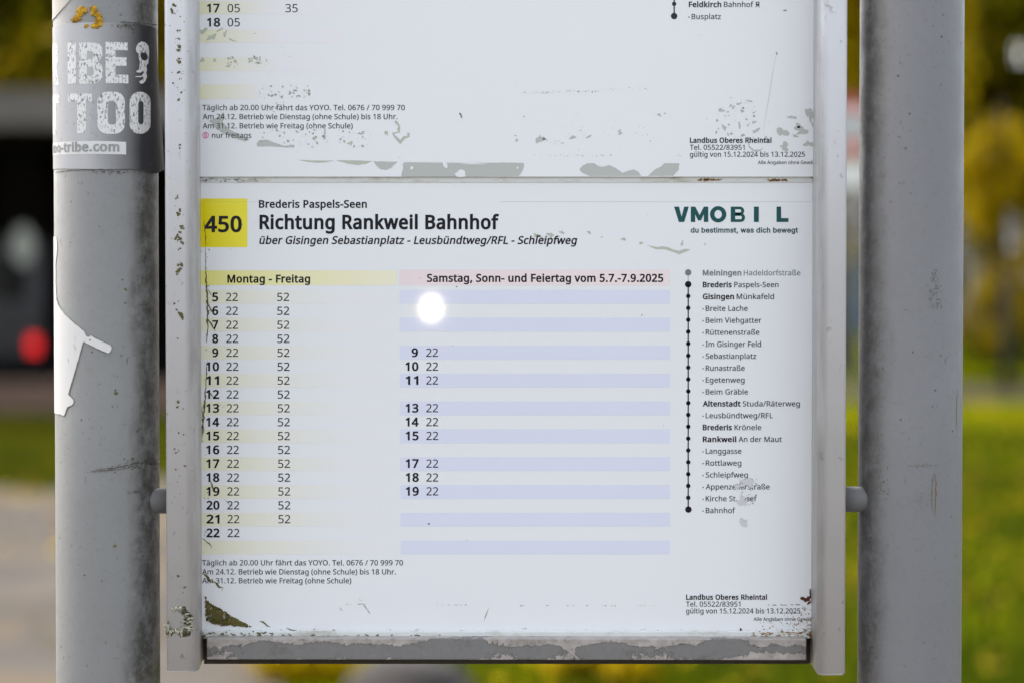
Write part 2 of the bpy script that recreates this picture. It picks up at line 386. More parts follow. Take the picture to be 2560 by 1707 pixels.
# ------------------------------------------------------------------ glyph outlines (units: cap height 1000)
GLYPH_SANS = r''' |364|
(|420|56,384 2,76 8,74 12,74 17,72 23,69 28,68 33,64 39,61 44,58 116,0 -60,-91 -49,-96 -39,-103 -27,-106 -17,-109 -5,-110 2,-72 8,-71 12,-71 17,-70 22,-69 27,-66 31,-65 36,-62 41,-60 -115,0 -44,56 -39,60 -33,64 -28,66 -23,68 -17,71 -12,72 -8,74
)|420|364,384 -2,-74 -8,-74 -12,-72 -17,-71 -22,-68 -28,-66 -33,-64 -39,-60 -45,-56 -115,0 41,60 36,62 31,65 27,66 22,69 17,70 13,71 7,71 2,72 -2,74 -7,72 -13,73 -17,71 -22,69 -27,68 -31,66 -37,63 -41,59 116,0 45,-58 39,-61 33,-64 28,-68 22,-69 17,-72 12,-74 8,-74
,|375|269,147 -14,-51 -18,-55 -21,-58 -22,-57 -23,-55 -23,-52 -91,0 14,55 14,59 13,61 11,60 10,57 8,51 132,0
-|451|56,321 0,109 339,0 0,-109
.|375|101,76 6,44 19,28 28,16 32,5 34,-5 29,-16 19,-28 7,-44 -7,-44 -19,-29 -29,-17 -34,-6 -32,6 -28,17 -19,29
/|521|507,1000 -373,-1000 -120,0 373,1000
0|801|732,501 -2,-78 -6,-72 -10,-67 -23,-88 -35,-73 -46,-59 -57,-43 -71,-26 -83,-9 -102,15 -83,47 -64,75 -46,102 -19,82 -12,92 -4,102 3,103 11,93 19,82 42,101 63,74 85,46 107,15 103,-15 83,-46 65,-74 46,-101 20,-82 12,-93;192,501 2,-86 7,-76 11,-66 27,-80 39,-56 53,-35 68,-11 68,11 53,34 40,56 27,80 12,67 7,76 2,86 -2,87 -7,76 -12,65 -27,79 -40,57 -53,34 -68,11 -68,-11 -53,-34 -39,-57 -27,-79 -11,-65 -7,-76
1|801|497,0 -120,0 0,699 0,37 0,32 1,27 2,25 2,51 -21,-21 -19,-17 -46,-39 -107,-87 -64,83 270,210 102,0
2|801|728,0 -661,0 0,102 262,265 70,71 58,63 45,59 33,57 20,59 7,65 -13,73 -36,52 -57,32 -71,11 -68,-6 -60,-19 -56,-30 -57,-40 -66,82 42,32 45,29 49,23 53,19 57,11 61,4 87,-8 74,-24 60,-39 45,-53 27,-65 10,-77 -8,-76 -25,-71 -38,-68 -51,-67 -62,-69 -73,-73 -208,-206 0,-6 505,0
3|801|690,766 -6,-63 -19,-53 -30,-45 -42,-35 -51,-26 -59,-17 0,-6 105,-26 74,-50 45,-71 14,-90 -10,-82 -30,-72 -52,-61 -74,-45 -62,-21 -72,-13 -83,-4 -76,3 -70,9 -66,17 -63,26 0,114 66,-27 70,-21 71,-13 69,-4 116,13 78,39 45,63 14,82 -8,57 -24,45 -41,33 -55,23 -70,14 -82,5 -96,0 0,105 98,0 76,6 62,17 48,29 36,38 21,46 7,53 -12,64 -37,48 -57,30 -76,10 -50,-2 -46,-8 -42,-13 -39,-17 -37,-20 -38,-24 -61,84 59,40 73,33 85,23 95,8 96,-8 77,-23 60,-39 57,-80
4|801|773,227 -146,0 0,-227 -119,0 0,227 -479,0 0,105 471,674 127,0 0,-668 146,0;508,653 1,34 0,32 1,29 1,28 1,26 1,25 1,24 1,23 -5,0 -13,-28 -15,-29 -17,-29 -15,-23 -300,-427 358,0
5|801|385,613 96,-8 82,-27 67,-42 50,-58 31,-72 10,-87 -11,-96 -34,-82 -54,-66 -74,-49 -92,-30 -109,-10 -74,3 -71,11 -62,17 -52,24 0,116 56,-28 67,-20 70,-14 68,-4 69,6 60,17 49,30 37,42 24,54 7,67 -15,86 -45,64 -78,40 -112,13 -42,-2 -48,-5 -46,-7 -35,-7 -62,39 38,472 501,0 0,-112 -396,0 -24,-290 28,5 37,5 42,4
6|801|77,427 3,86 9,85 16,82 25,77 35,71 46,62 59,52 72,39 88,25 105,8 31,-1 34,-2 33,-4 25,-6 0,-105 -27,8 -29,5 -32,3 -32,1 -89,-8 -72,-24 -58,-38 -44,-50 -32,-61 -22,-68 -13,-75 -8,-81 9,0 23,32 30,29 35,23 43,19 49,11 56,4 82,-9 70,-27 58,-43 44,-60 27,-75 9,-90 -10,-97 -29,-82 -47,-67 -63,-49 -77,-31 -92,-10 -69,7 -64,20 -58,33 -50,48 -42,62 -31,76 -19,90;416,90 80,14 63,42 41,73 13,103 -12,86 -36,65 -60,42 -85,14 -61,-6 -54,-21 -43,-31 -33,-38 -20,-43 -7,-44 3,-46 10,-45 17,-43 24,-40 30,-34 37,-26 43,-17
7|801|190,0 411,888 -539,0 0,112 670,0 0,-95 -406,-905
8|801|399,1014 83,-7 73,-20 60,-34 45,-47 29,-59 10,-72 -7,-57 -19,-49 -30,-42 -39,-37 -46,-32 -50,-29 59,-31 53,-35 46,-40 35,-46 23,-54 7,-64 -10,-78 -31,-67 -48,-54 -66,-40 -80,-26 -93,-8 -99,8 -83,24 -66,39 -48,53 -29,66 -9,79 7,64 21,55 34,47 43,40 49,33 53,28 -47,30 -42,34 -36,38 -27,44 -17,50 -6,58 10,71 29,58 46,47 60,34 72,21;189,254 13,-67 39,-55 66,-36 94,-12 90,12 66,36 40,56 14,70 -7,46 -19,40 -31,35 -42,31 -51,28 -60,26 -23,8 -57,-28 -46,-29 -37,-33 -27,-37 -16,-43;398,915 -70,-10 -57,-28 -37,-45 -13,-62 6,-47 19,-40 29,-32 37,-27 44,-24 49,-23 46,22 41,24 35,28 27,33 17,40 6,46 -12,62 -37,45 -57,28
9|801|728,573 -3,-85 -9,-85 -16,-83 -25,-77 -35,-71 -46,-62 -59,-52 -73,-39 -88,-25 -105,-8 -30,1 -35,2 -34,5 -27,6 0,105 27,-7 32,-6 33,-4 31,-1 90,8 72,24 57,38 44,50 33,59 22,69 13,76 7,79 -9,0 -24,-31 -29,-28 -36,-23 -42,-19 -49,-11 -58,-4 -80,9 -70,27 -58,43 -43,60 -27,74 -9,89 10,98 30,83 48,67 63,49 78,31 90,10 69,-7 64,-20 58,-34 50,-48 41,-62 31,-75 20,-90;389,910 -79,-14 -63,-43 -41,-73 -14,-102 12,-86 35,-66 59,-42 86,-13 62,6 54,21 44,31 32,38 21,43 7,44 -4,45 -10,45 -16,44 -24,40 -30,34 -37,26 -44,17
A|895|763,0 -120,310 -397,0 -119,-310 -127,0 391,1004 113,0 390,-1004;493,724 -6,16 -8,25 -10,30 -9,31 -8,27 -7,21 -14,-57 -8,-27 -8,-25 -13,-41 -113,-302 316,0
B|910|422,1000 114,-6 95,-19 74,-30 53,-46 32,-64 11,-83 -5,-55 -17,-49 -27,-42 -37,-34 -47,-25 -57,-16 0,-7 60,-14 54,-23 45,-32 35,-43 22,-57 8,-71 -11,-84 -31,-70 -51,-56 -69,-41 -85,-25 -101,-8 -351,0 0,1000;447,574 108,11 68,31 36,51 12,71 -15,71 -43,47 -76,27 -110,9 -165,0 0,-318;262,469 0,-363 202,0 112,13 72,39 39,60 13,76 -5,50 -18,43 -31,34 -46,26 -63,17 -83,5
D|1022|937,510 -7,-106 -21,-94 -34,-82 -48,-69 -59,-57 -72,-45 -83,-31 -94,-20 -104,-6 -279,0 0,1000 308,0 96,-6 88,-19 78,-31 68,-43 57,-55 46,-67 33,-78 20,-90;804,506 -5,83 -15,73 -24,62 -54,74 -75,53 -94,31 -111,10 -164,0 0,-784 136,0 124,11 101,33 79,56 57,78 34,99
E|779|695,0 -559,0 0,1000 559,0 0,-111 -433,0 0,-312 407,0 0,-109 -407,0 0,-357 433,0
F|727|262,0 -126,0 0,1000 559,0 0,-111 -433,0 0,-354 406,0 0,-111 -406,0
G|1020|570,528 346,0 0,-490 -82,-23 -82,-16 -88,-10 -100,-3 -98,7 -87,21 -76,34 -66,48 -54,59 -42,71 -31,82 -18,91 -7,101 7,100 21,90 34,82 47,71 59,59 71,48 83,36 93,21 104,7 81,-4 78,-11 72,-19 67,-25 -48,-109 -56,22 -63,19 -68,12 -70,4 -76,-5 -68,-16 -61,-28 -75,-59 -55,-80 -25,-64 -15,-72 -5,-79 4,-76 13,-71 22,-64 49,-81 72,-62 61,-28 72,-17 84,-6 61,2 51,5 44,8 40,9 0,297 -220,0
H|1038|901,0 -126,0 0,466 -513,0 0,-466 -126,0 0,1000 126,0 0,-423 513,0 0,423 126,0
I|475|417,0 -361,0 0,73 118,26 0,800 -118,28 0,73 361,0 0,-73 -117,-28 0,-800 117,-26
J|382|-6,-266 -31,1 -27,4 -24,6 -21,7 0,107 23,-6 24,-4 26,-3 28,-1 34,3 32,11 29,19 22,30 15,42 5,56 0,994 126,0 0,-985 -8,-88 -24,-71 -39,-54 -52,-38 -64,-23
K|867|867,0 -149,0 -354,478 -102,-90 0,-388 -126,0 0,1000 126,0 0,-493 42,48 43,47 87,95 270,303 148,0 -397,-436
L|734|136,0 0,1000 126,0 0,-888 437,0 0,-112
M|1270|577,0 -329,877 -6,0 3,-32 2,-40 2,-45 2,-49 1,-52 0,-53 0,-606 -116,0 0,1000 186,0 308,-819 6,0 314,819 184,0 0,-1000 -124,0 0,615 0,49 1,48 2,47 2,44 3,40 2,32 -6,0 -333,-875
O|1094|1008,501 -3,-75 -10,-70 -16,-65 -37,-88 -51,-76 -65,-60 -79,-45 -93,-27 -106,-9 -110,9 -95,28 -79,45 -65,60 -50,75 -36,88 -15,66 -9,71 -4,75 6,98 17,90 28,81 39,71 51,59 63,49 75,36 86,21 99,7 95,-7 84,-21 73,-35 63,-49 51,-59 41,-72 29,-81 18,-90;218,501 4,-80 12,-72 20,-65 44,-80 64,-60 83,-37 103,-12 103,12 82,37 63,60 44,80 20,65 11,72 4,80 -8,117 -27,99 -43,81 -62,59 -83,36 -103,12 -103,-12 -84,-37 -64,-58 -44,-80 -20,-64 -12,-73
P|847|401,1000 118,-9 96,-25 71,-43 50,-58 30,-73 10,-86 -5,-61 -15,-57 -27,-54 -40,-48 -54,-40 -69,-31 -86,-19 -103,-7 -115,0 0,-389 -126,0 0,1000;389,892 -127,0 0,-395 101,0 87,5 71,16 55,26 39,39 23,51 8,66 -16,85 -46,60 -79,35
R|871|412,1000 113,-8 92,-24 70,-39 50,-55 29,-71 10,-87 -7,-73 -23,-60 -33,-48 -41,-37 -47,-28 -49,-22 274,-448 -147,0 -242,413 -199,0 0,-413 -126,0 0,1000;405,891 -143,0 0,-371 150,0 105,12 73,36 42,60 14,82 -7,59 -19,46 -33,34 -46,24 -61,13
S|769|703,268 -11,-83 -32,-69 -53,-56 -71,-40 -88,-26 -102,-8 -55,1 -52,5 -49,6 -44,10 -40,11 -35,15 0,120 57,-21 69,-20 76,-13 79,-5 68,5 56,15 44,24 32,32 19,39 6,46 -5,45 -16,38 -29,32 -43,30 -61,30 -81,31 -61,25 -52,26 -44,30 -37,33 -28,37 -20,42 -12,49 -4,55 10,74 31,63 48,50 64,37 78,23 88,8 79,-4 73,-11 65,-18 59,-23 -39,-108 -54,21 -59,17 -62,12 -64,3 -58,-4 -47,-14 -37,-22 -27,-29 -15,-36 -6,-40 6,-47 15,-37 28,-32 41,-29 56,-27 73,-30 81,-33 68,-36 54,-41 39,-48 23,-59
T|779|452,0 -126,0 0,889 -312,0 0,111 749,0 0,-111 -311,0
U|1024|896,353 -10,-99 -32,-88 -53,-75 -75,-57 -62,-27 -74,-16 -83,-5 -114,11 -95,34 -75,57 -54,74 -32,90 -11,104 0,644 126,0 0,-648 16,-109 49,-81 82,-50 115,-17 82,8 66,25 49,39 34,52 20,63 7,71 0,647 124,0
V|840|840,1000 -357,-1000 -126,0 -357,1000 132,0 225,-641 14,-40 13,-39 10,-37 10,-35 9,-34 7,-34 8,34 8,35 10,35 11,38 13,38 13,41 224,639
Y|793|396,508 261,492 136,0 -334,-612 0,-388 -126,0 0,382 -333,618 137,0
a|786|403,763 84,-6 68,-20 51,-34 50,-78 16,-114 0,-511 -89,0 -24,106 -6,0 -33,-37 -33,-30 -37,-24 -42,-16 -49,-10 -58,-3 -64,6 -57,18 -48,30 -37,43 -23,57 -8,69 22,99 67,74 69,34 91,22 111,10 128,4 0,45 -10,80 -31,50 -49,28 -66,9 -57,-5 -55,-13 -51,-18 -48,-22 -38,93 54,25 62,20 69,15;440,363 -119,-14 -75,-31 -41,-47 -13,-64 10,-54 28,-38 44,-22 55,-8 87,14 71,39 48,67 15,95 0,67
b|861|242,805 0,-46 -2,-43 -2,-37 -3,-28 7,0 38,44 51,36 64,24 80,8 87,-11 75,-32 63,-54 47,-76 28,-96 9,-119 -4,-81 -13,-72 -21,-62 -47,-76 -62,-55 -75,-32 -87,-11 -80,8 -64,24 -51,36 -38,41 -10,0 -25,-95 -88,0 0,1064 123,0;454,661 -72,-7 -54,-23 -40,-38 -26,-54 -15,-71 -5,-88 0,-6 5,-85 16,-71 25,-56 65,-55 104,-19 88,19 62,55 28,57 16,72 6,86 -6,86 -16,71 -28,56 -63,53
c|672|420,-14 -94,10 -83,31 -69,51 -53,75 -24,62 -15,73 -5,83 5,87 16,75 25,64 55,75 71,52 84,31 96,10 56,-3 54,-9 49,-13 38,-16 -38,-102 -36,12 -42,12 -44,8 -40,3 -69,-8 -56,-24 -43,-40 -30,-56 -18,-70 -6,-86 6,-83 18,-70 30,-55 42,-40 53,-25 66,-8 58,4 50,9 45,14 41,17 0,-109 -39,-18 -44,-13 -50,-7
d|861|385,-14 -87,11 -75,32 -62,54 -47,76 -28,97 -9,118 9,118 29,98 47,76 62,55 75,33 88,11 55,-4 47,-11 40,-17 35,-23 30,-27 25,-29 8,0 -4,54 -3,32 -1,25 0,299 123,0 0,-1064 -99,0 -18,101 -6,0 -25,-31 -30,-27 -35,-24 -41,-18 -48,-11;405,88 101,17 66,48 36,82 12,115 0,23 -5,86 -15,71 -26,58 -66,56 -105,18 -87,-19 -62,-60 -27,-58 -17,-71 -6,-83 6,-83 17,-69 27,-57 63,-55
e|790|409,765 90,-11 76,-31 61,-51 45,-68 28,-82 9,-96 0,-74 -514,0 18,-113 48,-81 74,-50 100,-17 67,3 60,10 56,17 58,22 0,-108 -57,-22 -57,-15 -61,-9 -72,-3 -100,11 -88,32 -73,55 -54,75 -26,62 -15,70 -5,79 5,78 13,71 23,62 50,78 67,58 81,36;408,664 -79,-14 -61,-43 -41,-68 -20,-89 383,0 -5,60 -15,52 -25,42 -34,33 -46,20
f|482|465,655 -189,0 0,-655 -123,0 0,655 -132,0 0,58 132,42 0,43 7,88 21,69 36,52 48,36 60,21 71,7 43,-1 39,-6 35,-9 29,-9 -32,-96 -24,7 -28,7 -30,5 -30,2 -54,-11 -38,-31 -23,-53 -7,-76 0,-49 189,0
g|861|385,765 71,-7 63,-21 55,-36 46,-50 7,0 17,100 98,0 0,-764 -9,-97 -27,-81 -46,-63 -65,-46 -84,-27 -105,-9 -78,3 -71,9 -64,15 -57,20 0,114 58,-25 67,-18 73,-12 79,-4 86,14 66,43 42,67 13,88 0,29 1,20 1,28 1,27 2,17 -6,0 -44,-50 -53,-35 -63,-21 -72,-7 -90,11 -76,34 -62,57 -46,77 -27,96 -9,113 9,111 27,95 46,79 62,59 75,35;402,661 -58,-8 -49,-26 -39,-41 -28,-57 -18,-71 -6,-85 6,-86 17,-70 29,-57 62,-55 87,-18 53,4 45,11 37,18 30,28 23,36 16,44 10,54 3,63 0,29 -6,92 -17,73 -30,55 -42,38 -56,22
h|866|242,752 0,-27 -2,-28 -2,-26 -3,-24 9,0 27,36 33,28 38,23 43,16 46,10 47,3 83,-7 69,-21 53,-37 38,-52 23,-70 8,-87 0,-489 -122,0 0,480 -10,80 -30,56 -53,34 -75,11 -75,-8 -56,-23 -41,-39 -27,-54 -16,-68 -5,-81 0,-388 -123,0 0,1064 123,0
i|361|242,751 0,-751 -123,0 0,751;182,1032 27,-5 23,-14 16,-24 6,-35 -6,-35 -16,-24 -23,-15 -27,-5 -28,5 -24,15 -16,24 -5,35 5,35 16,24 24,14
k|748|241,508 -1,-26 -1,-32 -4,-63 6,0 10,13 15,19 34,42 17,20 14,16 239,254 144,0 -304,-321 325,-430 -148,0 -261,350 -85,-74 0,-276 -122,0 0,1064 122,0
l|361|242,0 -123,0 0,1064 123,0
m|1310|943,765 111,-17 79,-48 35,-53 21,-70 7,-88 0,-489 -122,0 0,483 -9,78 -28,55 -47,34 -68,11 -94,-16 -63,-47 -35,-77 -12,-106 0,-415 -121,0 0,483 -5,54 -12,45 -21,35 -30,24 -38,15 -48,5 -68,-8 -51,-23 -38,-39 -25,-53 -14,-67 -5,-82 0,-389 -123,0 0,751 99,0 19,-103 7,0 26,36 32,30 36,22 40,16 43,10 44,3 80,-8 65,-23 50,-39 35,-56 7,0 44,56 59,39 67,23
n|866|480,765 83,-8 67,-21 53,-36 39,-53 22,-70 8,-88 0,-489 -122,0 0,480 -10,80 -30,56 -53,34 -75,11 -105,-17 -67,-53 -36,-85 -12,-117 0,-389 -123,0 0,751 99,0 19,-103 7,0 28,36 34,30 39,22 43,16 45,10
o|847|772,377 -6,-89 -19,-77 -30,-67 -40,-56 -50,-44 -60,-32 -69,-20 -76,-6 -72,6 -66,20 -59,32 -50,44 -41,56 -31,67 -19,77 -7,89 5,79 14,70 23,62 51,76 69,55 86,34 101,12 96,-12 84,-34 69,-55 53,-76 24,-62 15,-70;204,377 6,-83 18,-71 29,-57 43,-43 55,-26 69,-9 69,9 56,26 43,43 29,57 17,71 6,83 -6,83 -18,69 -29,56 -43,42 -55,25 -70,9 -99,-19 -68,-57 -28,-56 -18,-70
p|861|476,765 87,-11 74,-32 63,-54 47,-75 28,-97 9,-119 -4,-81 -13,-71 -21,-63 -46,-77 -62,-55 -76,-33 -87,-11 -54,4 -48,11 -42,18 -35,22 -29,26 -25,28 -8,0 3,-27 2,-33 3,-34 0,-29 0,-308 -123,0 0,1087 101,0 17,-103 5,0 25,31 29,28 35,24 41,18 48,12;454,661 -68,-7 -54,-22 -40,-36 -27,-50 -16,-65 -7,-80 0,-24 5,-86 15,-71 26,-57 40,-41 56,-25 73,-9 62,10 50,28 39,45 27,58 16,70 6,79 -6,80 -16,69 -28,57 -63,58
r|578|469,765 22,-1 24,-1 23,-3 19,-4 -15,-113 -19,4 -21,3 -21,2 -20,1 -43,-5 -40,-14 -37,-21 -33,-30 -27,-36 -21,-43 -13,-49 -5,-54 0,-401 -123,0 0,751 101,0 14,-138 5,0 27,41 31,36 36,31 41,23 45,16
s|671|608,207 -9,-67 -28,-55 -44,-43 -59,-31 -74,-19 -86,-6 -73,3 -62,10 -53,15 -47,20 0,112 49,-22 59,-20 65,-14 65,-5 81,8 55,23 31,35 11,45 -4,27 -12,23 -21,23 -34,22 -48,24 -66,27 -68,28 -57,28 -46,31 -34,36 -21,45 -7,56 20,84 58,63 57,29 68,17 79,6 66,-4 62,-10 58,-16 53,-21 -42,-98 -48,18 -51,16 -53,10 -53,4 -67,-6 -49,-19 -30,-29 -10,-37 5,-29 13,-24 25,-21 36,-21 50,-22 64,-26 67,-27 55,-28 45,-31 32,-37 20,-45
t|506|370,87 28,1 29,4 27,5 21,5 0,-94 -24,-9 -32,-7 -36,-4 -34,-2 -57,5 -52,15 -45,28 -35,43 -23,61 -8,80 0,437 -107,0 0,59 108,49 49,160 73,0 0,-172 217,0 0,-96 -217,0 0,-434 8,-59 25,-42 38,-25
u|866|746,751 0,-751 -100,0 -19,99 -5,0 -27,-35 -35,-29 -39,-22 -43,-15 -46,-9 -48,-3 -83,7 -68,22 -53,36 -39,53 -23,69 -7,86 0,492 124,0 0,-483 10,-79 31,-56 52,-34 74,-11 75,8 57,24 42,39 27,53 15,68 5,80 0,391
v|711|284,0 -284,751 132,0 159,-443 12,-32 12,-37 12,-36 11,-36 8,-31 6,-27 5,0 7,27 9,32 11,36 13,37 12,36 11,31 160,443 131,0 -285,-751
w|1101|604,424 -17,58 -8,29 -7,26 -12,48 -5,21 -3,17 -6,0 -3,-17 -4,-21 -12,-49 -6,-27 -8,-28 -8,-29 -9,-29 -135,-422 -140,0 -206,751 128,0 103,-400 11,-41 11,-41 9,-41 8,-38 6,-34 5,-30 5,0 5,19 5,23 12,54 6,28 8,28 7,26 8,24 133,423 134,0 129,-423 20,-68 10,-36 9,-35 7,-33 4,-28 6,0 4,27 6,32 9,38 10,41 10,42 11,43 105,400 126,0 -208,-751 -145,0
z|658|604,0 -549,0 0,81 403,574 -380,0 0,96 516,0 0,-93 -398,-563 408,0
·|375|101,494 6,45 19,28 28,16 32,5 34,-5 29,-16 19,-28 7,-45 -7,-43 -19,-29 -29,-17 -34,-6 -32,6 -28,17 -19,29
ß|884|731,864 -5,-44 -15,-39 -22,-34 -27,-29 -29,-26 -29,-24 -27,-22 -22,-22 -15,-23 -5,-24 2,-17 7,-17 14,-16 22,-19 33,-24 45,-32 47,-33 40,-34 32,-35 24,-39 15,-45 5,-52 -9,-72 -24,-58 -40,-44 -52,-30 -63,-18 -73,-6 -62,3 -54,10 -47,15 -40,20 0,110 26,-14 30,-14 34,-12 35,-10 37,-6 37,-3 66,8 45,25 25,38 8,50 -3,32 -9,27 -16,26 -24,26 -34,26 -45,31 -53,36 -39,32 -28,30 -19,31 -11,32 -3,35 5,40 14,34 21,29 26,25 29,23 29,23 26,23 22,26 14,29 4,35 -12,51 -37,35 -57,20 -71,6 -48,-3 -44,-10 -39,-18 -30,-28 -19,-39 -7,-53 0,-818 -123,0 0,818 10,84 31,65 48,48 62,32 75,18 84,6 85,-5 74,-18 60,-28 45,-40 29,-52
ä|786|403,763 84,-6 68,-20 51,-34 50,-78 16,-114 0,-511 -89,0 -24,106 -6,0 -33,-37 -33,-30 -37,-24 -42,-16 -49,-10 -58,-3 -64,6 -57,18 -48,30 -37,43 -23,57 -8,69 22,99 67,74 69,34 91,22 111,10 128,4 0,45 -10,80 -31,50 -49,28 -66,9 -57,-5 -55,-13 -51,-18 -48,-22 -38,93 54,25 62,20 69,15;440,363 -119,-14 -75,-31 -41,-47 -13,-64 10,-54 28,-38 44,-22 55,-8 87,14 71,39 48,67 15,95 0,67;197,954 5,31 15,21 21,12 25,4 25,-4 22,-12 14,-21 5,-31 -5,-31 -14,-22 -22,-13 -25,-4 -25,4 -21,13 -15,22;461,954 5,31 14,21 21,12 24,4 25,-4 21,-12 15,-21 5,-31 -5,-31 -15,-22 -21,-13 -25,-4 -24,4 -21,13 -14,22
ö|847|772,377 -6,-89 -19,-77 -30,-67 -40,-56 -50,-44 -60,-32 -69,-20 -76,-6 -72,6 -66,20 -59,32 -50,44 -41,56 -31,67 -19,77 -7,89 5,79 14,70 23,62 51,76 69,55 86,34 101,12 96,-12 84,-34 69,-55 53,-76 24,-62 15,-70;204,377 6,-83 18,-71 29,-57 43,-43 55,-26 69,-9 69,9 56,26 43,43 29,57 17,71 6,83 -6,83 -18,69 -29,56 -43,42 -55,25 -70,9 -99,-19 -68,-57 -28,-56 -18,-70;228,954 5,31 15,21 21,12 25,4 25,-4 21,-12 15,-21 5,-31 -5,-31 -15,-22 -21,-13 -25,-4 -25,4 -21,13 -15,22;492,954 4,31 15,21 20,12 25,4 25,-4 21,-12 15,-21 5,-31 -5,-31 -15,-22 -21,-13 -25,-4 -25,4 -20,13 -15,22
ü|866|746,751 0,-751 -100,0 -19,99 -5,0 -27,-35 -35,-29 -39,-22 -43,-15 -46,-9 -48,-3 -83,7 -68,22 -53,36 -39,53 -23,69 -7,86 0,492 124,0 0,-483 10,-79 31,-56 52,-34 74,-11 75,8 57,24 42,39 27,53 15,68 5,80 0,391;237,954 5,31 14,21 22,12 25,4 24,-4 22,-12 14,-21 5,-31 -5,-31 -14,-22 -22,-13 -24,-4 -25,4 -22,13 -14,22;500,954 5,31 14,21 21,12 24,4 25,-4 22,-12 14,-21 5,-31 -5,-31 -14,-22 -22,-13 -25,-4 -24,4 -21,13 -14,22'''
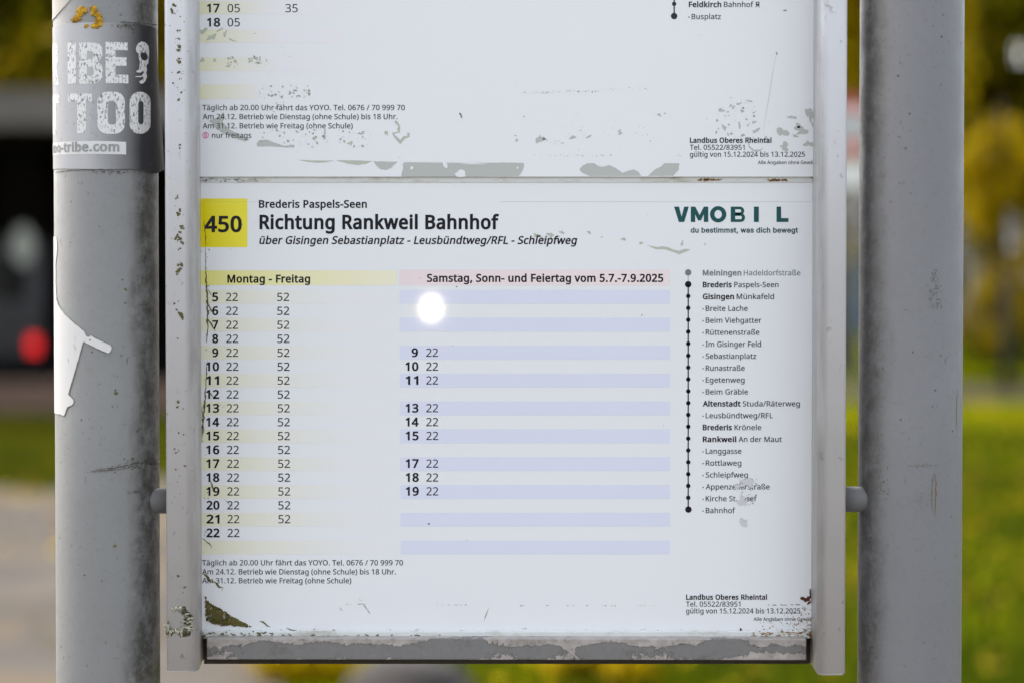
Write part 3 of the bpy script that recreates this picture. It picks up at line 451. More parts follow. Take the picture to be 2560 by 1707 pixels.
GLYPH_GROT = r''' |369|
,|369|74,-235 59,375 136,0 -103,-375
a|765|314,-17 -67,7 -61,20 -52,32 -40,46 -26,56 -8,68 6,58 19,46 29,36 38,28 45,20 49,14 52,10 52,8 61,8 48,6 37,6 25,10 16,15 5,24 0,4 -5,42 -13,36 -22,29 -31,21 -39,13 -47,4 -50,-4 -42,-12 -34,-19 -28,-24 -20,-26 -14,-27 -116,34 31,61 42,47 51,35 56,23 60,13 60,5 42,-3 47,-7 47,-15 45,-23 40,-33 32,-45 21,-60 7,-76 0,-494 -118,0 0,102 -8,0 -17,-26 -24,-28 -31,-25 -41,-21 -49,-14;335,89 62,7 51,19 40,30 30,38 18,43 6,45 0,102 -12,-8 -20,-7 -26,-7 -29,-5 -31,-5 -30,-4 -49,-7 -42,-7 -39,-11 -34,-16 -27,-22 -17,-30 -5,-38 4,-35 15,-29 24,-23 31,-16 37,-10
b|834|451,-16 -62,6 -50,17 -39,26 -29,28 -22,29 -17,25 -12,0 0,-115 -117,0 0,1000 120,0 0,-372 9,0 17,24 21,28 29,28 38,25 50,17 63,6 88,-12 77,-35 64,-57 48,-77 30,-94 10,-110 -10,-110 -30,-95 -48,-77 -63,-57 -77,-36;433,92 64,9 52,28 42,43 30,57 18,68 6,75 -6,75 -18,66 -30,56 -41,43 -53,27 -64,9 -64,-8 -52,-27 -41,-41 -30,-55 -18,-67 -7,-78 7,-78 18,-68 30,-56 42,-42 52,-27
c|778|407,-16 -95,12 -82,36 -69,58 -51,77 -32,94 -11,107 11,110 32,94 51,77 69,58 82,37 95,12 54,-4 50,-11 47,-17 42,-24 37,-31 31,-36 25,-42 18,-47 -116,-29 -10,28 -14,25 -18,23 -22,20 -26,16 -29,12 -33,7 -36,2 -67,-9 -55,-29 -42,-45 -30,-57 -18,-67 -6,-73 6,-71 18,-66 30,-57 42,-44 55,-29 67,-10 37,3 33,7 29,13 26,16 23,20 18,24 15,27 10,29 115,-29 -17,-48 -25,-43 -32,-37 -37,-31 -43,-25 -47,-18 -51,-11
d|834|384,-16 -88,12 -77,36 -64,57 -48,77 -30,95 -10,110 10,110 31,94 48,77 64,57 77,35 88,12 63,-6 49,-17 39,-25 29,-28 21,-28 16,-24 9,0 0,372 120,0 0,-1000 -116,0 0,115 -12,0 -17,-25 -22,-29 -30,-28 -38,-26 -50,-17;402,92 63,9 52,27 42,42 30,56 18,68 6,78 -6,78 -18,67 -30,55 -41,41 -53,27 -63,8 -65,-9 -53,-27 -41,-43 -30,-56 -18,-66 -6,-75 6,-75 18,-68 30,-57 42,-43 53,-28
e|794|417,-16 -101,12 -86,36 -69,58 -52,77 -31,93 -11,107 11,108 31,94 50,78 67,59 82,37 95,13 61,-5 58,-16 56,-26 50,-39 42,-51 32,-65 21,-79 7,-94 0,-48 -583,0 0,101 517,0 -55,-37 -6,70 -18,61 -29,50 -40,39 -51,24 -62,8 -62,-8 -53,-25 -43,-38 -31,-48 -19,-56 -6,-59 0,-66 7,-76 21,-64 34,-51 46,-37 56,-23 64,-7 43,3 39,10 33,16 29,23 23,29 17,35 116,-28 -23,-55 -35,-47 -47,-39 -57,-29 -65,-19
g|836|407,-296 -77,5 -67,17 -56,25 -45,33 -36,38 -27,42 100,56 18,-24 22,-26 28,-24 36,-19 46,-14 58,-4 82,11 66,32 43,56 14,81 0,145 -10,0 -17,-25 -22,-27 -29,-28 -38,-23 -50,-16 -63,-6 -85,11 -77,32 -64,53 -49,72 -31,91 -10,108 10,108 31,93 49,75 64,57 77,35 87,12 63,-6 50,-17 39,-25 29,-28 22,-28 17,-25 10,0 0,119 117,0 0,-763 -11,-89 -32,-71 -52,-53 -66,-37 -78,-22;403,116 63,8 52,24 41,38 31,52 18,64 6,77 -6,75 -18,65 -30,54 -41,41 -53,26 -63,8 -65,-9 -53,-27 -42,-42 -30,-54 -18,-65 -6,-72 6,-74 19,-64 30,-53 42,-39 53,-25
h|806|223,446 0,-446 -120,0 0,1000 120,0 0,-435 -22,0 42,88 56,59 69,33 79,11 71,-8 62,-24 51,-39 39,-54 24,-71 8,-88 0,-472 -120,0 0,462 -11,78 -34,58 -54,37 -70,12 -51,-6 -46,-17 -38,-29 -30,-39 -18,-50
i|328|103,0 0,746 120,0 0,-746;164,870 -31,6 -27,18 -19,25 -6,31 6,31 19,25 27,18 31,6 33,-6 27,-18 18,-25 6,-31 -6,-31 -18,-25 -27,-18
m|1199|103,0 0,746 117,0 1,-165 -10,0 20,54 29,45 37,35 41,24 46,15 47,5 75,-12 59,-38 42,-57 24,-73 -17,0 19,52 30,43 39,36 46,27 53,17 57,5 63,-7 56,-21 48,-36 38,-49 24,-65 8,-80 0,-501 -121,0 0,499 -11,69 -34,47 -49,26 -57,9 -47,-6 -40,-15 -33,-26 -24,-33 -15,-39 -5,-45 0,-486 -120,0 0,511 -10,56 -32,44 -47,29 -58,10 -42,-5 -40,-16 -35,-25 -28,-36 -18,-45 -6,-55 0,-468
s|717|358,-16 -73,6 -65,17 -54,28 -45,39 -32,51 -19,60 115,24 22,-53 37,-38 50,-21 62,-8 70,9 55,24 34,37 12,43 -7,36 -21,29 -34,22 -48,16 -124,29 -88,31 -63,44 -38,58 -12,71 9,61 27,53 42,43 56,33 67,21 75,7 71,-6 60,-18 49,-28 40,-37 29,-45 20,-52 -110,-25 -19,40 -31,35 -46,25 -63,9 -61,-8 -50,-23 -33,-35 -11,-43 8,-38 23,-29 38,-22 56,-18 113,-27 89,-30 62,-44 37,-57 12,-71 -9,-62 -28,-54 -44,-46 -59,-34 -72,-22
t|447|401,746 0,-103 -388,0 0,103;128,926 120,0 0,-734 5,-42 14,-30 27,-16 41,-6 13,1 16,1 17,3 16,2 22,-102 -20,-5 -22,-3 -23,-2 -23,-1 -86,12 -64,38 -40,60 -13,81
u|806|358,-10 -70,8 -62,23 -51,39 -39,55 -25,71 -8,87 0,473 120,0 0,-463 12,-77 34,-59 54,-36 70,-12 51,5 46,18 38,29 29,39 19,50 6,60 0,446 120,0 0,-746 -116,0 0,181 18,0 -42,-89 -57,-59 -68,-32
w|1115|270,0 -226,746 127,0 91,-326 20,-72 20,-80 21,-88 21,-99 -20,0 20,96 21,88 20,81 20,74 90,326 127,0 89,-326 19,-73 20,-80 20,-88 21,-98 -22,0 22,97 21,88 20,80 20,74 92,326 126,0 -226,-746 -120,0 -97,338 -28,104 -14,54 -14,55 -27,113 27,0 -27,-113 -14,-55 -14,-54 -14,-53 -15,-51 -96,-338'''


def load_glyphs(s):
    d = {}
    for line in s.split('\n'):
        if not line: continue
        ch, adv, body = line[0], *line[2:].split('|', 1)
        cs = []
        for part in body.split(';'):
            if not part: continue
            x = y = 0
            pts = []
            for q in part.split(' '):
                dx, dy = q.split(',')
                x += int(dx); y += int(dy)
                pts.append((x, y))
            cs.append(pts)
        d[ch] = (int(adv), cs)
    return d


FONTS = {'sans': load_glyphs(GLYPH_SANS), 'grot': load_glyphs(GLYPH_GROT)}
_gc = {}


def thicken(cs, off):
    if not off: return cs
    out = []
    for pts in cs:
        n = len(pts)
        res = []
        for i in range(n):
            a, b, c = pts[i - 1], pts[i], pts[(i + 1) % n]
            d1 = Vector((b[0] - a[0], b[1] - a[1])); d2 = Vector((c[0] - b[0], c[1] - b[1]))
            if d1.length < 1e-6 or d2.length < 1e-6:
                res.append(b); continue
            d1.normalize(); d2.normalize()
            n1 = Vector((-d1.y, d1.x)); n2 = Vector((-d2.y, d2.x))
            m = n1 + n2
            if m.length < 0.3:
                m = n1
                k = 1
            else:
                m.normalize()
                k = min(1.6, 1 / max(0.4, m.dot(n1)))
            res.append((b[0] + m.x * off * k, b[1] + m.y * off * k * 0.8))
        out.append(res)
    return out


def winding(p, cs):
    w = 0
    for c in cs:
        for i in range(len(c)):
            a, b = c[i - 1], c[i]
            if a[1] <= p[1]:
                if b[1] > p[1] and (b[0] - a[0]) * (p[1] - a[1]) - (p[0] - a[0]) * (b[1] - a[1]) > 0: w += 1
            elif b[1] <= p[1] and (b[0] - a[0]) * (p[1] - a[1]) - (p[0] - a[0]) * (b[1] - a[1]) < 0: w -= 1
    return w


def inside(p, poly):
    c = False
    for i in range(len(poly)):
        a, b = poly[i], poly[i - 1]
        if (a[1] > p[1]) != (b[1] > p[1]) and p[0] < (b[0] - a[0]) * (p[1] - a[1]) / (b[1] - a[1]) + a[0]: c = not c
    return c


def fill_groups(cs):
    """triangles of a glyph, filled wherever its outlines wind clockwise (thickened outlines may cross themselves)"""
    if not cs: return [], []
    pts, edges = [], []
    for c in cs:
        b = len(pts)
        pts += [Vector((p[0], p[1])) for p in c]
        edges += [(b + i, b + (i + 1) % len(c)) for i in range(len(c))]
    vo, _, fo = delaunay_2d_cdt(pts, edges, [], 0, 0.01)[:3]
    tris = []
    for f in fo:
        m = ((vo[f[0]].x + vo[f[1]].x + vo[f[2]].x) / 3, (vo[f[0]].y + vo[f[1]].y + vo[f[2]].y) / 3)
        if winding(m, cs) < 0: tris.append(tuple(f))
    return [(v.x, v.y) for v in vo], tris


def glyph(font, ch, off):
    key = (font, ch, off)
    if key not in _gc:
        adv, cs = FONTS[font][ch]
        cs2 = thicken(cs, off)
        flat, tris = fill_groups(cs2)
        _gc[key] = (adv + abs(off) * 1.0, flat, tris)
    return _gc[key]


def text_geo(s, xl, xr, base, cap, font='sans', off=0, shear=0.0):
    """2D outline triangles of a line in photo units: left xl, right xr (None: natural width), baseline base"""
    x = 0
    items = []
    for ch in s:
        adv, flat, tris = glyph(font, ch, off)
        items.append((x, flat, tris))
        x += adv
    allx = [ox + p[0] for ox, flat, _ in items for p in flat]
    lo, hi = min(allx), max(allx)
    sy = cap / 1000.0
    sx = sy if xr is None else (xr - xl) / (hi - lo)
    vs, fs = [], []
    for ox, flat, tris in items:
        b = len(vs)
        for p in flat:
            vs.append((xl + (ox + p[0] - lo) * sx + p[1] * shear * sy, base - p[1] * sy))
        fs += [tuple(b + i for i in t) for t in tris]
    return vs, fs


LAY = {'band': 0.00005, 'text': 0.00010, 'peel': 0.00007, 'stain': 0.00015, 'stain2': 0.00020}


def flat(name, geos, m, parent, Y):
    """one printed part lying on the plane y = Y, from several pieces given in photo units"""
    vs, fs = [], []
    for gv, gf in geos:
        b = len(vs)
        vs += [P(x, y, Y) for x, y in gv]
        fs += [tuple(b + i for i in f) for f in gf]
    # all faces look at the camera side (-Y)
    out = []
    for f in fs:
        a, bb, cc = vs[f[0]], vs[f[1]], vs[f[2]]
        nrm = (bb - a).cross(cc - a)
        out.append(tuple(reversed(f)) if nrm.y > 0 else f)
    return mesh(name, vs, out, m, parent)


def rect(x0, y0, x1, y1):
    return [(x0, y0), (x1, y0), (x1, y1), (x0, y1)], [(0, 1, 2, 3)]


def disc(cx, cy, r, n=28, ry=None):
    ry = ry or r
    return [(cx + r * cos(2 * pi * i / n), cy + ry * sin(2 * pi * i / n)) for i in range(n)], [tuple(range(n))]


def ring(cx, cy, r0, r1, n=28):
    vs = [(cx + r1 * cos(2 * pi * i / n), cy + r1 * sin(2 * pi * i / n)) for i in range(n)]
    vs += [(cx + r0 * cos(2 * pi * i / n), cy + r0 * sin(2 * pi * i / n)) for i in range(n)]
    return vs, [(i, (i + 1) % n, n + (i + 1) % n, n + i) for i in range(n)]


def fill(pts):
    tr = tessellate_polygon([[Vector((p[0], p[1], 0)) for p in pts]])
    return list(pts), [tuple(t) for t in tr]


def ragged(pts, amp, rng, step=6.0):
    out = []
    n = len(pts)
    for i in range(n):
        a, b = pts[i], pts[(i + 1) % n]
        L = math.hypot(b[0] - a[0], b[1] - a[1])
        k = max(1, int(L / step))
        for j in range(k):
            t = j / k
            x, y = a[0] + (b[0] - a[0]) * t, a[1] + (b[1] - a[1]) * t
            q = amp if j else amp * 0.4
            out.append((x + rng.uniform(-q, q), y + rng.uniform(-q, q)))
    return out


def blob(cx, cy, rx, ry, rng, rough=0.35, n=18):
    ph = [rng.uniform(0, 6.28) for _ in range(4)]
    am = [rng.uniform(0.3, 1) * rough / (k + 1) ** 0.6 for k in range(4)]
    rot = rng.uniform(-0.5, 0.5)
    pts = []
    for i in range(n):
        t = 2 * pi * i / n
        r = 1 + sum(am[k] * sin((k + 2) * t + ph[k]) for k in range(4)) + rng.uniform(-.08, .08)
        r = max(0.25, r)
        x, y = rx * r * cos(t), ry * r * sin(t)
        pts.append((cx + x * cos(rot) - y * sin(rot), cy + x * sin(rot) + y * cos(rot)))
    return fill(pts)


def stroke(pts, w, rng=None, taper=True):
    """a thin hand-drawn line of varying width along a polyline"""
    path = []
    for i in range(len(pts) - 1):
        a, b = pts[i], pts[i + 1]
        L = math.hypot(b[0] - a[0], b[1] - a[1])
        k = max(1, int(L / 5))
        for j in range(k):
            t = j / k
            path.append((a[0] + (b[0] - a[0]) * t, a[1] + (b[1] - a[1]) * t))
    path.append(pts[-1])
    n = len(path)
    vs, fs = [], []
    for i, p in enumerate(path):
        a, b = path[max(0, i - 1)], path[min(n - 1, i + 1)]
        d = Vector((b[0] - a[0], b[1] - a[1]))
        d = d.normalized() if d.length > 1e-6 else Vector((1, 0))
        ww = w * 0.5
        if taper: ww *= 0.25 + 0.75 * sin(pi * min(1, max(0.02, i / max(1, n - 1))))
        if rng: ww *= rng.uniform(0.45, 1.4)
        j = rng.uniform(-w * .3, w * .3) if rng else 0
        vs += [(p[0] - d.y * (ww + j), p[1] + d.x * (ww + j)), (p[0] + d.y * (ww - j), p[1] - d.x * (ww - j))]
        if i: fs.append((2 * i - 2, 2 * i, 2 * i + 1, 2 * i - 1))
    return vs, fs


def specks(n, x0, y0, x1, y1, r0, r1, rng):
    out = []
    for _ in range(n):
        r = r0 + (r1 - r0) * rng.random() ** 2.5
        out.append(blob(rng.uniform(x0, x1), rng.uniform(y0, y1), r * rng.uniform(.8, 1.5), r, rng, 0.4, 9))
    return out


A = lambda *pts: [(480 + x / 2.6138, y / 2.6138) for x, y in pts]
B = lambda *pts: [(1200 + x / 2.6128, y / 2.6128) for x, y in pts]
C_ = lambda *pts: [(1200 + x / 2.6128, 460 + y / 2.6128) for x, y in pts]
D_ = lambda *pts: [(400 + x / 2.6727, 1307 + y / 2.6727) for x, y in pts]
E_ = lambda *pts: [(1200 + x / 2.6727, 1307 + y / 2.6727) for x, y in pts]
L2 = lambda *pts: [(x / 3.267, 400 + y / 3.267) for x, y in pts]
L3 = lambda *pts: [(x / 3.267, 800 + y / 3.267) for x, y in pts]
R1 = lambda *pts: [(1920 + x / 3.267, y / 3.267) for x, y in pts]
R2 = lambda *pts: [(1920 + x / 3.267, 400 + y / 3.267) for x, y in pts]
R3 = lambda *pts: [(1920 + x / 3.267, 800 + y / 3.267) for x, y in pts]

# ------------------------------------------------------------------ ground and background
Y_OF = lambda D: D - 1.126


def PD(x, y, D):
    return P(x, y, Y_OF(D))


def ground_mat(name, cols, scales, rough=0.95):
    t = NT(name)
    n1 = t.noise(scales[0], 4, 0.6)
    n2 = t.noise(scales[1], 5, 0.65)
    c = t.mix(t.ramp(n1, 0.42, 0.58), cols[0], cols[1])
    c = t.mix(t.ramp(n2, 0.52, 0.66), c, cols[2])
    t.set(base=c, rough=rough, spec=0.0)
    return t.m


M['lawn'] = ground_mat('lawn_green', ((0.028, 0.044, 0.001), (0.076, 0.094, 0.001), (0.18, 0.15, 0.001)), (0.5, 0.9))
M['gravel'] = ground_mat('worn_beige_asphalt', ((0.085, 0.078, 0.07), (0.115, 0.104, 0.092), (0.135, 0.100, 0.062)), (0.8, 1.6))
M['path'] = ground_mat('pale_gravel', ((0.055, 0.05, 0.034), (0.075, 0.066, 0.05), (0.05, 0.052, 0.008)), (0.5, 1.5))


def ground_sheet(name, pts, z, m):
    o = mesh(name, [(x, y, z) for x, y in pts], [tuple(range(len(pts)))], m)
    return tag(o, kind='structure')


ground_sheet('ground', [(-400, -400), (400, -400), (400, 400), (-400, 400)], 0.0, M['lawn'])
ground_sheet('road', [(-60, -30), (60, -30), (60, 2.6), (1.5, 2.7), (-0.35, 3.1), (-0.80, 7.3), (-1.6, 14.6), (-2.4, 15.6), (-3.1, 14.5), (-3.8, 15.4), (-4.4, 14.8), (-5.2, 16.0), (-60, 16.4)], 0.004, M['gravel'])
M['shaded_verge'] = ground_mat('shade_painted_grass', ((0.012, 0.017, 0.002), (0.027, 0.031, 0.002), (0.060, 0.050, 0.001)), (0.6, 1.1))  # left lawn strip: shade put into the colour as darker grass
ground_sheet('shaded_verge', [(-60, 13.5), (-1.2, 12.5), (-1.6, 60), (-60, 60)], 0.0025, M['shaded_verge'])
ground_sheet('path', [(2.0, 26.4), (60, 26.2), (60, 30.0), (2.0, 31.0)], 0.004, M['path'])


def leaf_mat(name, col, tr=0.35):
    t = NT(name)
    c = t.mix(t.noise(3, 2), tuple(v * 0.75 for v in col), tuple(v * 1.25 for v in col))
    t.set(base=c, rough=0.7, spec=0.05)
    tl = t.node('ShaderNodeBsdfTranslucent', {'Color': c})
    mx = t.node('ShaderNodeMixShader', {0: tr, 1: t.b.outputs[0], 2: tl.outputs[0]})
    out = [n for n in t.n if n.type == 'OUTPUT_MATERIAL'][0]
    t.l.new(mx.outputs[0], out.inputs[0])
    return t.m


LM = {'gold': leaf_mat('golden_leaf', (0.48, 0.35, 0.003)), 'olive': leaf_mat('olive_leaf', (0.125, 0.118, 0.002)), 'dark': leaf_mat('dark_green_leaf', (0.034, 0.042, 0.002), 0.25),
      'green': leaf_mat('mid_green_leaf', (0.05, 0.07, 0.002)), 'rusty': leaf_mat('rusty_brown_leaf', (0.12, 0.05, 0.003)), 'ochre': leaf_mat('ochre_leaf', (0.28, 0.19, 0.003))}
M['bark'] = plain('brown_bark', (0.03, 0.024, 0.014), 0.95, 0.4, 8)


def leaves(name, centers, m3, rng, size, per, spread, parent, keep=None):
    vs, fs, mi = [], [], []
    for (c, k) in centers:
        for _ in range(per):
            p = c + Vector((rng.gauss(0, spread), rng.gauss(0, spread), rng.gauss(0, spread * .8)))
            if p.z < 0.03: p.z = 0.03 + rng.random() * .1
            if keep and not keep(p): continue
            s = size * rng.uniform(.6, 1.3)
            q = Matrix.Rotation(rng.uniform(0, 6.28), 3, 'Z') @ Matrix.Rotation(rng.uniform(-1.2, 1.2), 3, 'X')
            b = len(vs)
            vs += [p + q @ Vector(w) * s for w in ((0, -.6, 0), (.38, 0, .06), (0, .6, 0), (-.38, 0, .06))]
            fs.append((b, b + 1, b + 2, b + 3)); mi.append(k if rng.random() > .2 else rng.randrange(3))
    me = bpy.data.meshes.new(name)
    me.from_pydata([tuple(v) for v in vs], [], fs)
    o = link(name, me, [LM[k] for k in m3], parent)
    me.polygons.foreach_set('material_index', mi)
    return o


def tree(name, base, h, cr, mats, seed, label, cat='tree', n=46, per=55, size=0.24, low=0.22, group='autumn trees behind the stop', keep=None, flat=1.0):
    rng = random.Random(seed)
    o = empty(name, base, label, cat, group)
    b = Vector(base)
    bm = bmesh.new()
    th = h * (low + 0.30)
    lean = Vector((rng.uniform(-.04, .04) * h, rng.uniform(-.04, .04) * h, th))
    tr = max(0.03, h * 0.022)
    add_tube(bm, b + Vector((0, 0, -0.1)), b + lean * .55, tr, tr * .75, 10)
    add_tube(bm, b + lean * .55, b + lean * 1.3, tr * .75, tr * .35, 10)
    cs = []
    for i in range(n):
        while True:
            v = Vector((rng.uniform(-1, 1), rng.uniform(-1, 1), rng.uniform(-1, 1)))
            if .15 < v.length < 1: break
        c = b + Vector((v.x * cr, v.y * cr * flat, h * (low + (1 - low) * .5) + v.z * h * (1 - low) * .5))
        cs.append((c, rng.choice((0, 0, 1, 1, 2))))
        if i % 5 == 0:
            add_tube(bm, b + lean * rng.uniform(.5, 1.1), b + (c - b) * .92, tr * .3, tr * .08, 6)
    bm_obj('trunk', bm, M['bark'], o)
    leaves('crown', cs, mats, rng, size, per, cr * .20, o, keep)
    return o


def sky_hole(x, y, r):
    """a real gap in the foliage along one sight line"""
    d = ray(x, y).normalized()
    return lambda p: ((p - CAM) - d * (p - CAM).dot(d)).length > r * (p - CAM).length / FPX


hole1 = sky_hole(2552, 140, 32)
hole2 = sky_hole(2500, 45, 9)
keep = lambda p: hole1(p) and hole2(p)


def at_ground(x, D):
    p = PD(x, 700, D)
    return (p.x, p.y, 0.0)


# trees on the right, seen beside and past the right post
tree('maple_tree', at_ground(2120, 36), 7.5, 1.7, ('gold', 'ochre', 'gold'), 1, 'golden maple tree behind the narrow gap between frame and right post', keep=keep, per=120, n=70)
tree('beech_tree', at_ground(2475, 44), 9.5, 2.6, ('olive', 'dark', 'ochre'), 2, 'olive brown beech tree behind the right post', keep=keep, per=150, n=90)
tree('oak_tree', at_ground(2700, 52), 11, 3.4, ('olive', 'dark', 'rusty'), 3, 'dark oak tree at the right picture edge', keep=keep, per=150, n=90)
tree('shrub', at_ground(2515, 30), 3.35, 0.5, ('gold', 'ochre', 'gold'), 4, 'golden shrub right of the right post, tallest of the low bushes', 'shrub', 30, 70, 0.11, 0.52, 'shrubs on the lawn at the right', keep)
tree('shrub', at_ground(2555, 33), 1.9, 0.62, ('gold', 'ochre', 'ochre'), 5, 'low ochre shrub at the right picture edge', 'shrub', 24, 60, 0.11, 0.12, 'shrubs on the lawn at the right', keep)
tree('shrub', at_ground(2440, 40), 1.7, 0.9, ('rusty', 'ochre', 'dark'), 6, 'rusty brown shrub low beside the right post', 'shrub', 24, 50, 0.11, 0.03, 'shrubs on the lawn at the right', keep)
tree('shrub', at_ground(2515, 39), 0.55, 0.55, ('dark', 'dark', 'green'), 7, 'small dark green shrub behind the pale path', 'shrub', 16, 50, 0.10, 0.03, 'shrubs on the lawn at the right', keep)
# trees on the left, behind the shed roof
for i, (x, D, h, cr, mats, lb) in enumerate([
        (-150, 46, 10.5, 3.6, ('olive', 'dark', 'dark'), 'dark tree behind the shed roof at the left picture edge'),
        (110, 42, 9, 2.5, ('olive', 'dark', 'ochre'), 'olive tree behind the shed roof, left of the left post'),
        (430, 40, 9.5, 2.3, ('ochre', 'olive', 'gold'), 'yellowish tree behind the shed, in the gap right of the left post')]):
    tree('lime_tree', at_ground(x, D), h, cr, mats, 20 + i, lb, n=80, per=130, size=0.28)
# trees hidden by the timetables from the front, they close the view from the side
for i, (x, D, h) in enumerate([(800, 55, 11), (1250, 60, 12), (1700, 58, 11)]):
    tree('lime_tree', at_ground(x, D), h, 3.4, ('olive', 'dark', 'ochre'), 30 + i, ['olive tree behind the timetables, nearest the shed', 'olive tree behind the middle of the timetables', 'olive tree behind the timetables, nearest the cottage'][i], per=50, size=.24)
# far wood closing the horizon
rng = random.Random(9)
cs = []
for i in range(1500):
    a = radians(rng.uniform(-75, 75))
    r = rng.uniform(85, 100)
    cs.append((Vector((r * sin(a), r * cos(a), rng.uniform(0.3, 17) * (0.85 + .2 * sin(a * 23)))), rng.randrange(3)))
o = leaves('far_wood', cs, ('dark', 'olive', 'ochre'), rng, 1.1, 22, 1.5, None, keep)
tag(o, 'dark autumn wood far behind the bus stop', 'wood', kind='stuff')

# fallen leaves and grass tufts on the lawn
rng = random.Random(17)
cs = []
for _ in range(420):
    D = rng.uniform(6.5, 26)
    x = rng.uniform(-0.6, 8.5) if rng.random() < .85 else rng.uniform(-7, -0.6)
    if D > 16 and x < 0: continue
    cs.append((Vector((x, Y_OF(D), 0.02)), rng.randrange(3)))
vs, fs, mi = [], [], []
for c, k in cs:
    for _ in range(rng.randrange(6, 26)):
        p = c + Vector((rng.gauss(0, .28), rng.gauss(0, .45), 0)); p.z = 0.012 + rng.random() * .02
        s = rng.uniform(.03, .07)
        q = Matrix.Rotation(rng.uniform(0, 6.28), 3, 'Z') @ Matrix.Rotation(rng.uniform(-.4, .4), 3, 'X')
        b = len(vs)
        vs += [p + q @ Vector(w) * s for w in ((0, -.7, 0), (.5, 0, .1), (0, .7, 0), (-.5, 0, .1))]
        fs.append((b, b + 1, b + 2, b + 3)); mi.append(rng.randrange(3))
o = mesh('fallen_leaves', vs, fs, [LM['gold'], LM['ochre'], LM['rusty']])
o.data.polygons.foreach_set('material_index', mi)
tag(o, 'yellow fallen leaves scattered over the lawn and road', 'leaves', kind='stuff')
vs, fs = [], []
for _ in range(26000):
    D = 6.2 + 16 * rng.random() ** 1.5
    x = rng.uniform(-0.3, 0.22 * D + 1.0)
    y = Y_OF(D)
    h = rng.uniform(.03, .08); w = .004 + D * .0004
    a = rng.uniform(0, 6.28)
    b = len(vs)
    vs += [(x - w * cos(a), y - w * sin(a), 0), (x + w * cos(a), y + w * sin(a), 0), (x + rng.uniform(-.03, .03), y + rng.uniform(-.03, .03), h)]
    fs.append((b, b + 1, b + 2))
o = mesh('grass', vs, fs, LM['green'])
tag(o, 'short green grass of the lawn', 'grass', kind='stuff')

# heap of yellow leaves and a dark stone below the frame
hp = PD(770, 700, 8.5)
rng = random.Random(4)
cs = [(Vector((hp.x + rng.uniform(-.12, .12), hp.y + rng.uniform(-.25, .25), 0.03 + rng.random() * .05)), rng.choice((0, 0, 1))) for _ in range(40)]
o = leaves('leaf_heap', cs, ('gold', 'gold', 'ochre'), rng, 0.06, 30, 0.05, None)
tag(o, 'heap of yellow leaves on the ground, left of the dark boulder', 'leaves')
st = PD(1030, 700, 7.9)
bm = bmesh.new()
bmesh.ops.create_icosphere(bm, subdivisions=4, radius=1)
for v in bm.verts:
    k = 1 + .22 * noise.noise(v.co * 1.3 + Vector((3, 1, 7))) + .05 * noise.noise(v.co * 5)
    v.co = Vector((st.x + v.co.x * .22 * k, st.y + v.co.y * .20 * k, max(-.03, v.co.z * .15 * k)))
o = bm_obj('boulder', bm, plain('dark_grey_stone', (0.035, 0.030, 0.028), 0.9, 0.35, 9), None, True)
tag(o, 'dark grey boulder lying on the lawn below the frame', 'stone')

hp = PD(1500, 700, 8.5)
cs = [(Vector((hp.x + rng.uniform(-.14, .14), hp.y + rng.uniform(-.3, .3), 0.03 + rng.random() * .04)), rng.choice((0, 0, 1))) for _ in range(36)]
o = leaves('leaf_heap', cs, ('gold', 'gold', 'ochre'), rng, 0.06, 26, 0.05, None)
tag(o, 'heap of yellow leaves on the grass, right of the dark boulder', 'leaves')

# open shed at the left with a parked van inside
M['shed_wood'] = plain('dark_brown_boards', (0.035, 0.026, 0.022), 0.85, 0.4, 3)
M['fascia'] = plain('weathered_grey_fascia', (0.13, 0.115, 0.10), 0.8, 0.2, 2)
M['plinth'] = plain('red_brown_plinth', (0.17, 0.105, 0.075), 0.9, 0.25, 2)
DS = 27.0
sx0, sx1, sy0, sy1 = -13.0, -2.9, Y_OF(DS), Y_OF(DS) + 8
zt_ = PD(0, 325, DS).z
zr = PD(0, 235, DS).z
shed = empty('shed', ((sx0 + sx1) / 2, sy0, 0), 'dark open shed with a grey roof edge, left of the left post', 'shed')
bm = bmesh.new()
add_box(bm, (sx0, sy1 - .15, 0), (sx1, sy1, zt_))
add_box(bm, (sx0, sy0, 0), (sx0 + .15, sy1 - .152, zt_))
add_box(bm, (sx1 - .15, sy0, 0), (sx1, sy1 - .152, zt_))
bm_obj('wall', bm, M['shed_wood'], shed)
bm = bmesh.new()
add_box(bm, (sx0 - .4, sy0 - .5, zt_ + .003), (sx1 + .4, sy1 + .4, zr - .05))
bm_obj('roof', bm, M['shed_wood'], shed)
box('fascia', (sx0 - .42, sy0 - .56, zt_), (sx1 + .42, sy0 - .502, zr), M['fascia'], shed)
box('floor', (sx0 + .15, sy0, 0.006), (sx1 - .15, sy1 - .15, 0.02), M['shed_wood'], shed)
for x in (-9.6, -6.4):
    box('support_post', (x - .09, sy0, 0.02), (x + .09, sy0 + .18, zt_), M['shed_wood'], shed)
wl0 = empty('low_wall', ((sx0 + sx1) / 2, sy0 - 1.6, 0), 'low red brown wall in front of the dark shed', 'wall')
box('masonry', (sx0, sy0 - 1.7, 0), (sx1 + 1.0, sy0 - 1.45, 0.24), M['plinth'], wl0)
box('coping', (sx0, sy0 - 1.74, 0.242), (sx1 + 1.0, sy0 - 1.41, 0.30), M['plinth'], wl0, 0.01)
